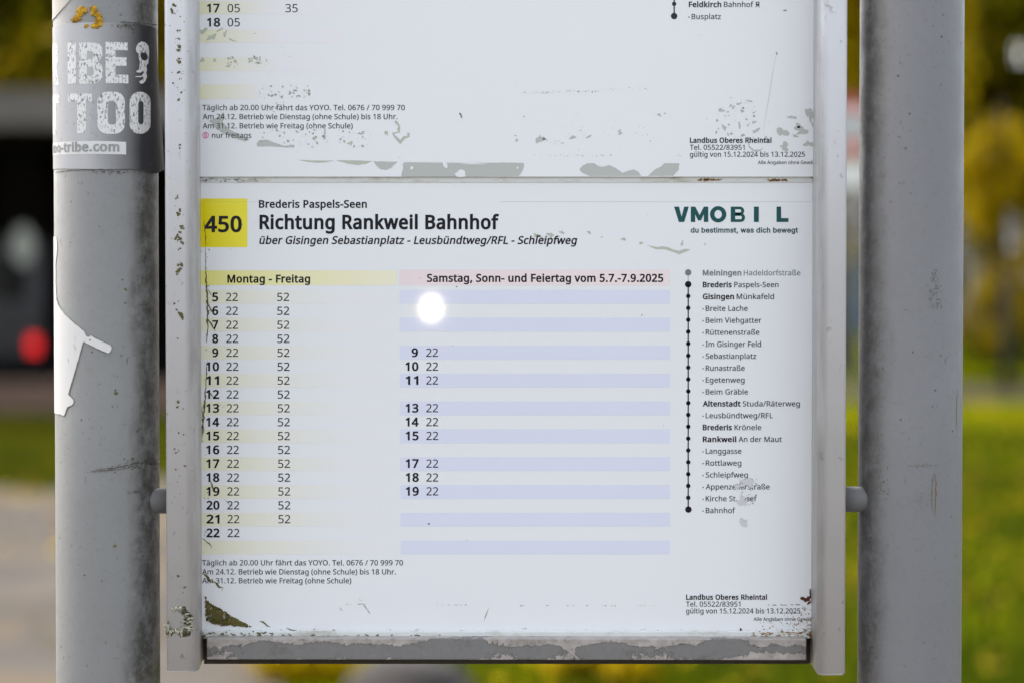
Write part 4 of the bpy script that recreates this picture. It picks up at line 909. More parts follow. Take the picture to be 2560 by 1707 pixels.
# van
M['van_paint'] = plain('dark_plum_paint', (0.018, 0.014, 0.017), 0.35, 0.1, 2)
M['van_glass'] = plain('dark_window_glass', (0.02, 0.02, 0.022), 0.1, 0.1, 2)
M['tyre'] = plain('black_tyre_rubber', (0.015, 0.015, 0.015), 0.9, 0.2, 20)
tl = NT('lit_red_tail_lamp')
tl.set(base=(0.3, 0.004, 0.004), rough=0.3)
tl.b.inputs['Emission Color'].default_value = (1.0, 0.006, 0.008, 1)
tl.b.inputs['Emission Strength'].default_value = 0.35
tp = PD(82, 873, 29.0)
van = empty('parked_van', (tp.x - .78, tp.y, 0), 'dark parked van inside the shed, one red tail lamp glowing', 'van')
vx, vy = tp.x - .78, tp.y + .06
bm = bmesh.new()
prof = [(0, .35), (0.02, 1.0), (.10, 1.85), (.30, 1.98), (3.3, 1.98), (4.0, 1.25), (4.75, 1.05), (4.85, .35)]
l_ = [bm.verts.new((vx - .9, vy + a, b)) for a, b in prof]
r_ = [bm.verts.new((vx + .9, vy + a, b)) for a, b in prof]
for i in range(len(prof)):
    j = (i + 1) % len(prof)
    bm.faces.new((l_[i], l_[j], r_[j], r_[i]))
bm.faces.new(l_); bm.faces.new(r_)
bmesh.ops.recalc_face_normals(bm, faces=bm.faces[:])
bmesh.ops.bevel(bm, geom=bm.edges[:], offset=0.05, segments=2, affect='EDGES')
bm_obj('body', bm, M['van_paint'], van)
box('rear_window', (vx - .68, vy + .02, 1.12), (vx + .68, vy + .06, 1.68), M['van_glass'], van, 0.01)
for sx_ in (-1, 1):
    box('tail_lamp', (vx + sx_ * .78 - .075, vy - .05, tp.z - .13), (vx + sx_ * .78 + .075, vy + .03, tp.z + .13), tl.m, van, 0.02)
for sx_ in (-1, 1):
    for yy in (.9, 3.9):
        bm = bmesh.new()
        add_tube(bm, (vx + sx_ * .66, vy + yy, .34), (vx + sx_ * .89, vy + yy, .34), .33, n=28)
        bm_obj('wheel', bm, M['tyre'], van)
box('bumper', (vx - .86, vy - .07, .36), (vx + .86, vy + .02, .52), M['tyre'], van, 0.02)
# pale oval board hanging under the eaves
ob_ = PD(58, 615, 26.9)
ov = empty('oval_board', (ob_.x, ob_.y, ob_.z - .3), 'pale oval board hanging in the dark shed opening', 'board')
bm = bmesh.new()
n = 32
fr = [bm.verts.new((ob_.x + .13 * cos(2 * pi * i / n), ob_.y, ob_.z + .21 * sin(2 * pi * i / n))) for i in range(n)]
bk = [bm.verts.new((v.co.x, v.co.y + .03, v.co.z)) for v in fr]
bm.faces.new(list(reversed(fr))); bm.faces.new(bk)
for i in range(n): bm.faces.new((fr[i], fr[(i + 1) % n], bk[(i + 1) % n], bk[i]))
bmesh.ops.recalc_face_normals(bm, faces=bm.faces[:])
bm_obj('panel', bm, plain('pale_grey_enamel', (0.27, 0.27, 0.23), 0.6, 0.05, 4), ov)
bm = bmesh.new()
for s in (-1, 1): add_tube(bm, (ob_.x + s * .1, ob_.y + .015, ob_.z + .12), (ob_.x + s * .1, ob_.y + .015, zt_), .006, n=8)
bm_obj('chain', bm, M['tyre'], ov)

# round road sign with a white board below it and a cottage, in the gap beside the right post
M['steel'] = plain('galvanised_pole', (0.35, 0.36, 0.37), 0.5, 0.1, 5)
DR = 30.0
rs = PD(2128, 315, DR)
sign = empty('road_sign', (rs.x, rs.y, 0), 'round red rimmed road sign with a white board below, beyond the right gap', 'road sign')
bm = bmesh.new()
add_tube(bm, (rs.x, rs.y + .04, -.2), (rs.x, rs.y + .04, rs.z + .35), .03, n=16)
bm_obj('pole', bm, M['steel'], sign)
for nm, r_, y_, m_ in (('rim', .36, 0, plain('red_sign_film', (0.55, 0.10, 0.09), .5, .05, 3)), ('face', .22, -.006, plain('white_sign_film', (.7, .7, .7), .5, .05, 3)), ('symbol', .10, -.012, plain('dark_grey_sign_film', (.10, .12, .15), .5, .05, 3))):
    bm = bmesh.new()
    add_tube(bm, (rs.x, rs.y + y_, rs.z), (rs.x, rs.y + y_ + .006, rs.z), r_, n=40)
    bm_obj(nm, bm, m_, sign)
wb0, wb1 = PD(2128, 405, DR).z, PD(2128, 470, DR).z
box('board', (rs.x - .3, rs.y - .006, wb1), (rs.x + .3, rs.y + .004, wb0), plain('white_board', (.75, .75, .74), .5, .05, 3), sign, 0.002)
DH = 62.0
hc = PD(2150, 700, DH)
cot = empty('cottage', (hc.x, hc.y, 0), 'small beige cottage with a slate roof, far behind the gap beside the right post', 'house')
he, hr = PD(0, 620, DH).z, PD(0, 520, DH).z
box('wall', (hc.x - 4, hc.y, 0), (hc.x + 4, hc.y + 6, he), plain('beige_render', (.50, .40, .33), .9, .08, .6), cot)
bm = bmesh.new()
vs_ = [bm.verts.new(v) for v in ((hc.x - 4.3, hc.y - .3, he + .003), (hc.x + 4.3, hc.y - .3, he + .003), (hc.x + 4.3, hc.y + 6.3, he + .003), (hc.x - 4.3, hc.y + 6.3, he + .003), (hc.x - 4.3, hc.y + 3, hr + .6), (hc.x + 4.3, hc.y + 3, hr + .6))]
for f in ((0, 1, 5, 4), (2, 3, 4, 5), (0, 4, 3), (1, 2, 5), (0, 3, 2, 1)): bm.faces.new([vs_[i] for i in f])
bmesh.ops.recalc_face_normals(bm, faces=bm.faces[:])
bm_obj('roof', bm, plain('blue_grey_slate', (.16, .17, .21), .7, .15, 1.5), cot)
for dx in (-2.2, 2.3):
    w_ = box('window', (hc.x + dx - .5, hc.y - .05, .8), (hc.x + dx + .5, hc.y - .002, he - .25), plain('white_window_frame', (.7, .7, .7), .5), cot)
    box('pane', (hc.x + dx - .42, hc.y - .06, .88), (hc.x + dx + .42, hc.y - .052, he - .33), M['van_glass'], w_)
box('door', (hc.x - .25, hc.y - .06, 0.0), (hc.x + .65, hc.y - .002, he - .1), plain('blue_door_paint', (.10, .18, .30), .5), cot)


# ------------------------------------------------------------------ posts
PR = 0.0240
POST = {'l': (P(267.5, 853, 0).x, 0.0), 'r': (P(2276.5, 853, 0).x, 0.0)}


def make_post(x, m, label, lean):
    o = empty('sign_post', (x, 0, 0), label, 'post', 'posts of the bus stop stand')
    bm = bmesh.new()
    add_tube(bm, (0, 0, -0.3), (0, 0, 2.35), PR, n=96, caps=True)
    bm.transform(Matrix.Translation((x, 0, 0)))
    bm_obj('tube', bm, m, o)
    bm = bmesh.new()
    bmesh.ops.create_uvsphere(bm, u_segments=32, v_segments=10, radius=PR + 0.001)
    for v in bm.verts: v.co = Vector((x + v.co.x, v.co.y, 2.35 + max(0, v.co.z) * 0.35))
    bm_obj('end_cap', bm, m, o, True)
    return o


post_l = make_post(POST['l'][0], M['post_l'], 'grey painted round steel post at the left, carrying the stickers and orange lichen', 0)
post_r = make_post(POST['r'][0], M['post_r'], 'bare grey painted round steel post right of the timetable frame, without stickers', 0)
post_r.rotation_euler = (0, 0, 0)


def on_post(x, y, which='l', off=0.0):
    """angle (from the front) and height where the sight line through a photo point meets the tube; beyond the outline it is clamped"""
    px, py = POST[which]
    r = PR + off
    d = ray(x, y)
    ox, oy = CAM.x - px, CAM.y - py
    a = d.x * d.x + d.y * d.y
    b = 2 * (ox * d.x + oy * d.y)
    c = ox * ox + oy * oy - r * r
    q = b * b - 4 * a * c
    tt = (-b - sqrt(max(q, 0))) / (2 * a)
    p = CAM + d * tt
    th = atan2(p.x - px, -(p.y - py))
    return th * PR, p.z


def wrap(name, polys, m, parent, off, which='l', thick=0.0, to_surface=True):
    """flat shapes (lists of outer + hole outlines) bent round the tube; points are photo units, or ('s', s, z) on the developed surface"""
    px, py = POST[which]
    bm = bmesh.new()
    for poly in polys:
        loops = poly if isinstance(poly[0], list) else [poly]
        dev = []
        for lp in loops:
            dev.append([Vector((p[1], p[2], 0)) if p[0] == 's' else Vector((*on_post(p[0], p[1], which), 0)) for p in lp])
        tris = tessellate_polygon(dev)
        fl = [v for lp in dev for v in lp]
        bv = [bm.verts.new(v) for v in fl]
        for t in tris:
            try: bm.faces.new([bv[i] for i in t])
            except ValueError: pass
    if not bm.verts:
        bm.free(); return None
    s0 = min(v.co.x for v in bm.verts); s1 = max(v.co.x for v in bm.verts)
    s = math.ceil(s0 / 0.0015) * 0.0015
    while s < s1:
        bmesh.ops.bisect_plane(bm, geom=bm.verts[:] + bm.edges[:] + bm.faces[:], plane_co=(s, 0, 0), plane_no=(1, 0, 0))
        s += 0.0015
    for f in bm.faces:
        if f.normal.z < 0: pass
    bmesh.ops.recalc_face_normals(bm, faces=bm.faces[:])
    for v in bm.verts:
        th = v.co.x / PR
        v.co = Vector((px + (PR + off) * sin(th), py - (PR + off) * cos(th), v.co.y))
    bm.normal_update()
    for f in bm.faces:
        c = f.calc_center_median() - Vector((px, py, 0)); c.z = 0
        if f.normal.dot(c) < 0: f.normal_flip()
    o = bm_obj(name, bm, m, parent)
    if thick:
        md = o.modifiers.new('thickness', 'SOLIDIFY')
        md.thickness = thick
        md.offset = 1.0
    return o


# ------------------------------------------------------------------ frame
frame = empty('display_frame', (0, 0, ZC), 'light grey metal frame between the two posts, holding both timetables', 'frame')
ZT = P(1280, -760).z
YF = -0.026


def rail(xo, xf, xs, ybot, right):
    """side rail: outer edge xo and front corner xf at the front plane, xs where its inner flank reaches the sheet"""
    X0, X1, X2 = P(xo, 853, YF).x, P(xf, 853, YF).x, P(xs, 853, 0).x
    sg = -1 if right else 1
    r = 0.0022
    prof = []
    # outer front corner (rounded)
    for i in range(6):
        a = pi / 2 * i / 5
        prof.append((X0 + sg * (r - r * cos(a)), YF + r - r * sin(a)))
    # inner front corner (larger round)
    R = 0.0036
    for i in range(9):
        a = radians(78) * i / 8
        prof.append((X1 - sg * R * 0.6 + sg * R * sin(a), YF + R - R * cos(a)))
    prof.append((X2, 0.0))
    prof.append((X2, 0.013))
    prof.append((X0, 0.013))
    zb = P(xf, ybot, YF).z
    bm = bmesh.new()
    lo = [bm.verts.new((x, y, zb)) for x, y in prof]
    hi = [bm.verts.new((x, y, ZT)) for x, y in prof]
    n = len(prof)
    for i in range(n):
        f = bm.faces.new((lo[i], lo[(i + 1) % n], hi[(i + 1) % n], hi[i]))
        f.smooth = i < 15
    cb = bm.faces.new(list(reversed(lo)))
    bm.faces.new(hi)
    bmesh.ops.recalc_face_normals(bm, faces=bm.faces[:])
    bmesh.ops.bevel(bm, geom=[e for e in cb.edges], offset=0.0008, segments=2, affect='EDGES')
    o = bm_obj('side_rail', bm, M['frame'], frame)
    return o


rail_l = rail(412.5, 486, 503, 1679, False)
rail_r = rail(2117, 2053, 2030, 1687, True)
XL, XR = P(503, 853).x, P(2030, 853).x
# backing tray behind the sheets, its dirty lower edge shows below the bar
box('backing_panel', (XL + 0.0003, 0.004, P(1280, 1658.5, 0.004).z), (XR - 0.0003, 0.0125, ZT - 0.002), M['gap'], frame)
ztop = P(1280, -715).z
box('top_bar', (XL + 0.0004, -0.008, ztop), (XR - 0.0004, 0.0035, ztop + 0.009), M['frame'], frame, 0.0008)
# lower bar with peeling paint
pa, pb = P(516.5, 1595, -0.010), P(2016, 1648.5, -0.010)
bar_c = Vector(((pa.x + pb.x) / 2, -0.004, (pa.z + pb.z) / 2))
bm = bmesh.new()
hx, hz = (pb.x - pa.x) / 2, (pa.z - pb.z) / 2
add_box(bm, (-hx, -0.006, -hz), (hx, 0.0065, hz), 0.0005, 2)
bar = bm_obj('bottom_bar', bm, M['peeling'], None)
bar.parent = frame
bar.location = bar_c - frame.location
bar.rotation_euler = (0, 0.0012, 0)
# lip above the bar and divider between the two sheets
za, zb_ = P(1280, 1576.5, -0.0022).z, P(1280, 1596, -0.0022).z
box('lower_lip', (XL + 0.0005, -0.0022, zb_), (XR - 0.0005, -0.0006, za), M['lip'], frame, 0.0006)
za, zb_ = P(1280, 440, -0.0004).z, P(1280, 456, -0.0004).z
box('divider_strip', (XL + 0.0005, -0.0004, zb_), (XR - 0.0005, -0.0001, za), M['lip'], frame)


def stub(x0, x1, yc, post):
    a = P(x0, yc, -0.005); b = P(x1, yc, -0.005)
    bm = bmesh.new()
    add_tube(bm, a, b, 0.0059, n=40)
    bm_obj('connector_stub', bm, M['stub_l' if post == 'l' else 'stub_r'], frame)


M['stub_l'] = plain('grey_stub_paint', (0.165, 0.16, 0.155), 0.55, 0.12, 90)
M['stub_r'] = plain('grey_stub_paint_cool', (0.18, 0.18, 0.178), 0.55, 0.12, 90)
for yc in (1251, -560): stub(340, 425, yc, 'l')
for yc in (1247, -560): stub(2105, 2200, yc, 'r')

# dirt along the frame: algae tufts down the left rail, dirty joints
rng = random.Random(11)


def tuft(bm, c, r, rng, flat_=0.45):
    m = bmesh.ops.create_icosphere(bm, subdivisions=2, radius=1.0)
    sx, sz = r * rng.uniform(0.7, 1.35), r * rng.uniform(0.7, 1.35)
    o = Vector((rng.uniform(0, 50), rng.uniform(0, 50), rng.uniform(0, 50)))
    for v in m['verts']:
        k = 1 + 0.7 * noise.noise(v.co * 1.7 + o)
        v.co = Vector((c.x + v.co.x * sx * k, c.y + v.co.y * r * flat_ * k, c.z + v.co.z * sz * k))


bm = bmesh.new()
ALG = [(434, 12, 5), (430, 26, 6), (434, 32, 5), (446, 75, 4.5), (447, 96, 4), (446, 112, 3), (449, 119, 5), (447, 125, 4), (448, 148, 3), (451, 156, 5),
       (444, 153, 3), (446, 183, 4), (433, 208, 2.5), (452, 231, 3.5), (447, 250, 3), (450, 364, 3), (449, 371, 3),
       (441, 496, 5), (443, 490, 3), (449, 525, 5), (447, 534, 5), (452, 569, 5), (457, 571, 4), (448, 583, 4), (443, 590, 5), (440, 596, 4), (450, 596, 5),
       (446, 602, 4), (455, 606, 4), (449, 624, 4), (452, 660, 5), (447, 664, 4), (455, 664, 4), (449, 672, 5), (446, 678, 5), (444, 687, 3.5),
       (436, 761, 3.5), (441, 776, 3), (448, 781, 3), (452, 787, 5), (457, 792, 5), (455, 796, 4), (444, 845, 2.5), (447, 1003, 5.5), (443, 1017, 3),
       (458, 1021, 2), (447, 1081, 3), (459, 1085, 2.5), (436, 1122, 3), (448, 1125, 3), (440, 1132, 3.5), (462, 1164, 3.5), (440, 1173, 2.5),
       (443, 1441, 5), (449, 1440, 3), (460, 1468, 4), (457, 1482, 2)]
for x, y, r in ALG:
    for k in range(3):
        q = r * 0.00018629
        tuft(bm, P(x + rng.uniform(-r, r) * .7, y + rng.uniform(-r, r) * .7, YF), q * rng.uniform(.35, .75), rng)
for _ in range(60):
    x = rng.gauss(446, 9); y = rng.choice([rng.uniform(0, 130), rng.uniform(130, 400), rng.uniform(480, 800), rng.uniform(1000, 1500)])
    tuft(bm, P(min(478, max(420, x)), y, YF), 0.00018629 * rng.uniform(.6, 1.4), rng)
o = bm_obj('algae', bm, M['algae'], frame)
tag(o, 'olive algae tufts down the left rail', kind='stuff')

# ------------------------------------------------------------------ timetables
YU = -0.0016        # front of the upper sheet
YLW = 0.0           # front of the lower sheet


def sheet(name, x0, y0, x1, y1, Y, label):
    o = empty(name, P((x0 + x1) / 2, y1, Y), label, 'timetable', 'bus timetables in the frame')
    a, b = P(x0, y0, Y), P(x1, y1, Y)
    box('card', (XL - 0.001, Y, b.z), (XR + 0.001, Y + 0.0010, a.z), M['sheet'], o)
    return o


upper = sheet('timetable_sheet', 495, -690, 2038, 442.5, YU, 'upper timetable cropped by the top edge, with grey peeling patches along its lower edge')
lower = sheet('timetable_sheet', 495, 446, 2038, 1590, YLW, 'lower timetable in the frame, with the yellow 450 badge and the list of stops')


def printing(root, Y):
    def band(name, geos, m): return flat(name, geos, M[m], root, Y - LAY['band'])
    def txt(name, runs, m='ink', parent=None): return flat(name, runs, M[m], parent or root, Y - LAY['text'])
    def stain(name, geos, m, lay='stain'): return flat(name, geos, M[m], root, Y - LAY[lay])
    return band, txt, stain


def T(s, xl, xr, base, cap, style='r', font='sans'):
    off = {'r': 15, 's': 50, 'b': 56, 'i': 42, 'l': 8}[style]
    return text_geo(s, xl, xr, base, cap, font, off, 0.19 if style == 'i' else 0.0)


# ---- upper sheet
band, txt, stain = printing(upper, YU)
for i in range(-8, 4):
    y0 = 4 + 70.3 * i
    if i in (0, 1, 2, 3):
        y0 = (4, 74.6, 144.6, 212)[i]
        band('row_stripe', [rect(495, y0, (860, 860, 800, 640)[i], y0 + (32, 32.5, 33.5, 36)[i])], 'yellow_row_up')
    else:
        band('row_stripe', [rect(495, y0, 900, y0 + 33)], 'yellow_row_up')
txt('hour', [T('17', 517, 549, 31.4, 20.4, 'b')])
txt('minute', [T('05', 569, 599.7, 31.4, 20.2, 'l')])
txt('minute', [T('35', 713.5, 744.3, 31.4, 20.2, 'l')])
txt('hour', [T('18', 517, 550.6, 66.6, 20.4, 'b')])
txt('minute', [T('05', 569, 599.7, 66.6, 20.2, 'l')])
txt('footnote', [T('Täglich ab 20.00 Uhr fährt das YOYO. Tel. 0676 / 70 999 70', 506, 1012, 276.2, 13)], 'ink_soft')
txt('footnote', [T('Am 24.12. Betrieb wie Dienstag (ohne Schule) bis 18 Uhr.', 506.8, 993.6, 298.8, 13)], 'ink_soft')
txt('footnote', [T('Am 31.12. Betrieb wie Freitag (ohne Schule)', 506.8, 881.8, 321.7, 13)], 'ink_soft')
txt('footnote', [T('nur freitags', 530, 628.4, 345.5, 13)], 'ink_soft')
txt('footnote_symbol', [ring(514, 338.8, 6.6, 8.2), T('5', 510.6, 517.4, 344, 10, 's')], 'ink_pink')
txt('stop_label', [T('Feldkirch', 1722, 1803.2, 18.4, 13, 'b'), T('Bahnhof', 1809.7, 1883.6, 18.4, 13, 'r')])
txt('train_symbol', [rect(1889.6, 5.2, 1892, 15), rect(1896, 5.2, 1898.4, 15), rect(1892, 5.2, 1896, 7), rect(1892, 11, 1896, 15.2),
                     fill([(1891, 16), (1893, 16), (1890.5, 19), (1888.3, 19)]), fill([(1895, 16), (1897, 16), (1899.6, 19), (1897.4, 19)])])
txt('stop_label', [disc(1722.3, 43.6, 1.6, 12), T('Busplatz', 1729, 1802.3, 48.6, 13, 'r')], 'ink_soft')
txt('route_diagram', [rect(1683.7, -60, 1686.9, 41)] + [disc(1685.3, 10.5 - 30 * k, 5.4) for k in range(3)] + [disc(1685.3, 41, 8)])
txt('publisher_note', [T('Landbus Oberes Rheintal', 1724.7, 1928.7, 357.6, 12.2, 'b'), T('Tel. 05522/83951', 1724.7, 1861.4, 375.3, 12.4), 
                       T('gültig von 15.12.2024 bis 13.12.2025', 1724.7, 2012.5, 392.6, 12.4)])
txt('publisher_note', [T('Alle Angaben ohne Gewähr', 1894.7, 2044, 411, 8.4, 'r')], 'ink_soft')

rng = random.Random(5)
big = A((1385, 1062), (1460, 1060), (1640, 1058), (1800, 1064), (1900, 1068)) + B((-40, 1066), (150, 1064), (286, 1066), (288, 1090), (270, 1130), (252, 1152)) \
    + A((2091, 1152), (1700, 1155), (1368, 1155), (1372, 1128), (1380, 1100), (1378, 1078))
G1 = [fill(ragged(big, 0.35, rng)),
      fill(ragged(A((1185, 1056), (1345, 1060), (1320, 1078), (1300, 1100), (1270, 1113), (1230, 1107), (1205, 1085)), 0.4, rng)),
      fill(ragged(B((648, 1108), (668, 1085), (700, 1068), (745, 1067), (770, 1085), (800, 1092), (845, 1080), (885, 1098), (930, 1132), (965, 1118), (1005, 1108), (1035, 1125),
                    (1052, 1150), (720, 1152), (668, 1132)), 0.4, rng)),
      fill(ragged(B((1098, 1150), (1140, 1110), (1180, 1092), (1205, 1068), (1302, 1068), (1298, 1110), (1262, 1150)), 0.4, rng)),
      fill(ragged(A((422, 940), (440, 918), (490, 915), (540, 935), (600, 955), (668, 948), (670, 966), (600, 965), (520, 958), (425, 958)), 0.4, rng)),
      fill(ragged(A((110, 790), (160, 775), (205, 735), (215, 760), (200, 800), (250, 850), (320, 890), (375, 915), (350, 928), (280, 905), (220, 880), (165, 850)), 0.5, rng)),
      ]
for q in [(2152, 742, 26, 34), (2165, 800, 10, 30), (2040, 768, 24, 11), (1975, 865, 36, 26), (2100, 855, 42, 24), (2080, 822, 16, 14), (2060, 890, 20, 8), (2148, 942, 26, 20), (1990, 962, 30, 22),
          (1575, 722, 15, 13), (390, 912, 20, 30), (425, 912, 12, 8), (915, 868, 10, 17), (605, 900, 20, 11), (710, 895, 14, 9), (1170, 752, 14, 8), (1208, 742, 6, 6), (240, 918, 12, 8), (232, 888, 7, 5),
          (1690, 680, 16, 8), (1640, 690, 8, 6), (1760, 662, 18, 6), (1790, 800, 14, 8), (1595, 835, 12, 18), (1695, 820, 8, 20), (1805, 855, 22, 12), (1718, 885, 14, 8), (1620, 880, 8, 8),
          (1740, 780, 8, 5), (1870, 905, 12, 10), (1640, 640, 5, 4)]:
    (x, y), = B(q[:2]); G1.append(blob(x, y, q[2] / 2.61, q[3] / 2.61, rng, 0.45))
G1.append(stroke(B((1755, 930), (1760, 960), (1790, 988), (1830, 985), (1850, 965)), 5, rng))
for g_ in G1[:13]: stain('peeled_patch', [g_], 'peel', 'peel')
for g_ in G1[13:]: stain('peeled_patch', [g_], 'peel', 'peel')
G2 = [fill(ragged(A((690, 1047), (760, 1050), (860, 1052), (930, 1050), (880, 1062), (820, 1066), (760, 1060)), 0.3, rng)),
      fill(ragged(A((940, 1050), (1040, 1050), (1180, 1054), (1140, 1072), (1080, 1080), (1020, 1072)), 0.3, rng)),
      stroke(A((1330, 790), (1355, 830), (1350, 865), (1310, 870), (1330, 900), (1360, 935), (1380, 905), (1418, 895), (1415, 870)), 6, rng, False)]
for q in [(75, 205, 24, 16), (130, 245, 28, 18), (180, 198, 30, 5), (215, 225, 12, 16), (262, 264, 28, 5), (65, 395, 14, 18), (148, 395, 8, 14), (235, 435, 12, 8), (245, 385, 10, 8),
          (280, 400, 8, 12), (380, 402, 12, 10), (420, 385, 9, 16), (1035, 938, 18, 10), (1115, 870, 12, 10), (800, 905, 12, 14), (865, 895, 12, 14), (685, 862, 10, 8), (765, 602, 12, 10), (1270, 870, 8, 20)]:
    (x, y), = A(q[:2]); G2.append(blob(x, y, q[2] / 2.61, q[3] / 2.61, rng, 0.45))
for g_ in G2: stain('peeled_patch', [g_], 'peel2', 'peel')
G3 = []
for n_, x0, y0, x1, y1, r1 in [(22, 225, 375, 300, 450, 3), (22, 370, 370, 500, 420, 3.4), (55, 425, 558, 780, 640, 3), (30, 430, 640, 600, 830, 2), (60, 440, 850, 900, 965, 2.6), (40, 950, 840, 1180, 965, 2.6), (14, 400, 200, 700, 560, 1.4)]:
    (a0, b0), (a1, b1) = A((x0, y0), (x1, y1)); G3 += specks(n_, a0, b0, a1, b1, 0.5, r1, rng)
for n_, x0, y0, x1, y1, r1 in [(60, 1540, 640, 1800, 900, 3), (26, 280, 600, 480, 612, 1.6), (40, 420, 592, 900, 604, 1.6), (20, 800, 572, 1130, 590, 1.5), (30, 350, 1012, 890, 1022, 1.5), (8, 1250, 1015, 1340, 1024, 2), (16, 440, 920, 560, 945, 1.4),
                               (20, 560, 820, 1100, 900, 1.6), (26, 100, 640, 2100, 1040, 1.1)]:
    (a0, b0), (a1, b1) = B((x0, y0), (x1, y1)); G3 += specks(n_, a0, b0, a1, b1, 0.4, r1, rng)
stain('dirt', G3, 'speck_pale')
G4 = [blob(*A((1757, 755))[0], 2, 6.5, rng), blob(*B((1992, 70))[0], 4, 1.6, rng), blob(*B((1938, 350))[0], 1.6, 3, rng), stroke(B((1938, 350), (1918, 440), (1885, 650), (1860, 800), (1850, 890)), 0.4),
      blob(*B((288, 764))[0], 1.8, 1.2, rng), blob(*B((1113, 924))[0], 1.2, 1.2, rng)] + specks(24, 510, 5, 2025, 440, 0.3, 1.1, rng)
stain('dirt', G4, 'speck')
G5 = [blob(*A((1757, 1138))[0], 15, 8, rng, .3), blob(*A((1655, 1080))[0], 5.5, 8, rng, .2), blob(*A((1436, 1099))[0], 4, 4, rng, .1), blob(*B((245, 1098))[0], 2.2, 3, rng, .1),
      stroke(A((1760, 1072), (1925, 1074)), 3)]
stain('paper_remnant', G5, 'sheet', 'stain2')

# ---- lower sheet
band, txt, stain = printing(lower, YLW)
b = band('route_badge', [rect(495, 497, 618.5, 618.5)], 'yellow')
txt('route_number', [T('450', 511.5, 604.5, 579.6, 37.5, 'b')])
txt('stop_name', [T('Brederis Paspels-Seen', 647.3, 917.2, 519.8, 18, 's')])
txt('direction_heading', [T('Richtung Rankweil Bahnhof', 648.8, 1248, 572.6, 33.4, 'b')])
txt('route_subheading', [T('über Gisingen Sebastianplatz - Leusbündtweg/RFL - Schleipfweg', 647.5, 1440.5, 610.4, 18.6, 'i')])
band('column_header', [rect(495, 676.5, 992, 713.5)], 'yellow_head')
txt('column_title', [T('Montag - Freitag', 568.4, 775.4, 706.6, 18.4, 'b')])
band('column_header', [rect(998, 674.5, 1674.6, 713.5)], 'pink_head')
txt('column_title', [T('Samstag, Sonn- und Feiertag vom 5.7.-7.9.2025', 1067.3, 1658.2, 704.8, 18.6, 'b')])
for i, h in enumerate(range(5, 24)):
    base = 753 + 34.6 * i
    y0 = 725 + 34.72 * i
    k = i / 17
    if h % 2:
        band('row_stripe', [rect(495, y0 + 0.5, 992, y0 + 34)], 'yellow_row')
        band('row_stripe', [rect(998.8 + 3 * k, y0, 1675, y0 + 34.6)], 'blue_row')
    if h <= 22:
        if h < 10: txt('hour', [T(str(h), 530.5, 545.5 + k, base, 20.4, 'b')])
        else: txt('hour', [T(str(h), 514.4 + 1.5 * k, 547 + 2 * k, base, 20.4, 'b')])
        txt('minute', [T('22', 565 + 4 * k, 594.6 + 4 * k, base, 20.2, 'l')])
        if h <= 21: txt('minute', [T('52', 692.8 + 3.5 * k, 723 + 3 * k, base, 20.2, 'l')])
    if h in (9, 10, 11, 13, 14, 15, 17, 18, 19):
        b2 = base - 0.3
        if h < 10: txt('hour', [T(str(h), 1029, 1045, b2, 20.4, 'b')])
        else: txt('hour', [T(str(h), 1013 + 1.5 * k, 1045.3 + 2 * k, b2, 20.4, 'b')])
        txt('minute', [T('22', 1065.2 + k, 1094.8 + k, b2, 20.2, 'l')])
txt('footnote', [T('Täglich ab 20.00 Uhr fährt das YOYO. Tel. 0676 / 70 999 70', 505.5, 1007.4, 1412, 13)], 'ink_soft')
txt('footnote', [T('Am 24.12. Betrieb wie Dienstag (ohne Schule) bis 18 Uhr.', 505.5, 989.4, 1434.6, 13)], 'ink_soft')
txt('footnote', [T('Am 31.12. Betrieb wie Freitag (ohne Schule)', 505.5, 878.2, 1456.8, 13)], 'ink_soft')
txt('publisher_note', [T('Landbus Oberes Rheintal', 1715.2, 1917.6, 1497.6, 12.2, 'b'), T('Tel. 05522/83951', 1715, 1851, 1515, 12.4),
                       T('gültig von 15.12.2024 bis 13.12.2025', 1715, 2000.7, 1532, 12.4)])
txt('publisher_note', [T('Alle Angaben ohne Gewähr', 1884, 2036, 1550.6, 8.4)], 'ink_soft')
STOPS = [('Meiningen', 1853.3, 'Hadeldorfstraße', 1859.4, 2001), ('Brederis', 1829.2, 'Paspels-Seen', 1835.7, 1946.3), ('Gisingen', 1835, 'Münkafeld', 1841.5, 1935.2),
         ('Breite Lache', 1869), ('Beim Viehgatter', 1903.5), ('Rüttenenstraße', 1898.5), ('Im Gisinger Feld', 1902.7), ('Sebastianplatz', 1890.5), ('Runastraße', 1861.7),
         ('Egetenweg', 1861.4), ('Beim Gräble', 1869.8), ('Altenstadt', 1851.4, 'Studa/Räterweg', 1856.8, 1999.5), ('Leusbündtweg/RFL', 1932.2), ('Brederis', 1829.6, 'Krönele', 1836.2, 1903.1),
         ('Rankweil', 1840.6, 'An der Maut', 1846.4, 1954.3), ('Langgasse', 1853.4), ('Rottlaweg', 1853.4), ('Schleipfweg', 1869.5), ('Appenzellerstraße', 1924), ('Kirche St. Josef', 1892), ('Bahnhof', 1838)]
for i, s in enumerate(STOPS):
    base = 688.9 + 29.62 * i
    if len(s) == 2:
        txt('stop_label', [disc(1757.7, base - 5, 1.6, 12), T(s[0], 1764.3, s[1], base, 13)], 'ink_soft')
    else:
        txt('stop_label', [T(s[0], 1756.9, s[1], base, 13, 'b'), T(s[2], s[3], s[4], base, 13)], 'ink_grey' if i == 0 else 'ink')
txt('route_diagram', [rect(1719, 711, 1722, 1272.5), disc(1720.5, 711.3, 8), disc(1721, 1272.5, 8)] + [disc(1720.6, 681.6 + 29.55 * k, 5.5) for k in range(2, 20)])
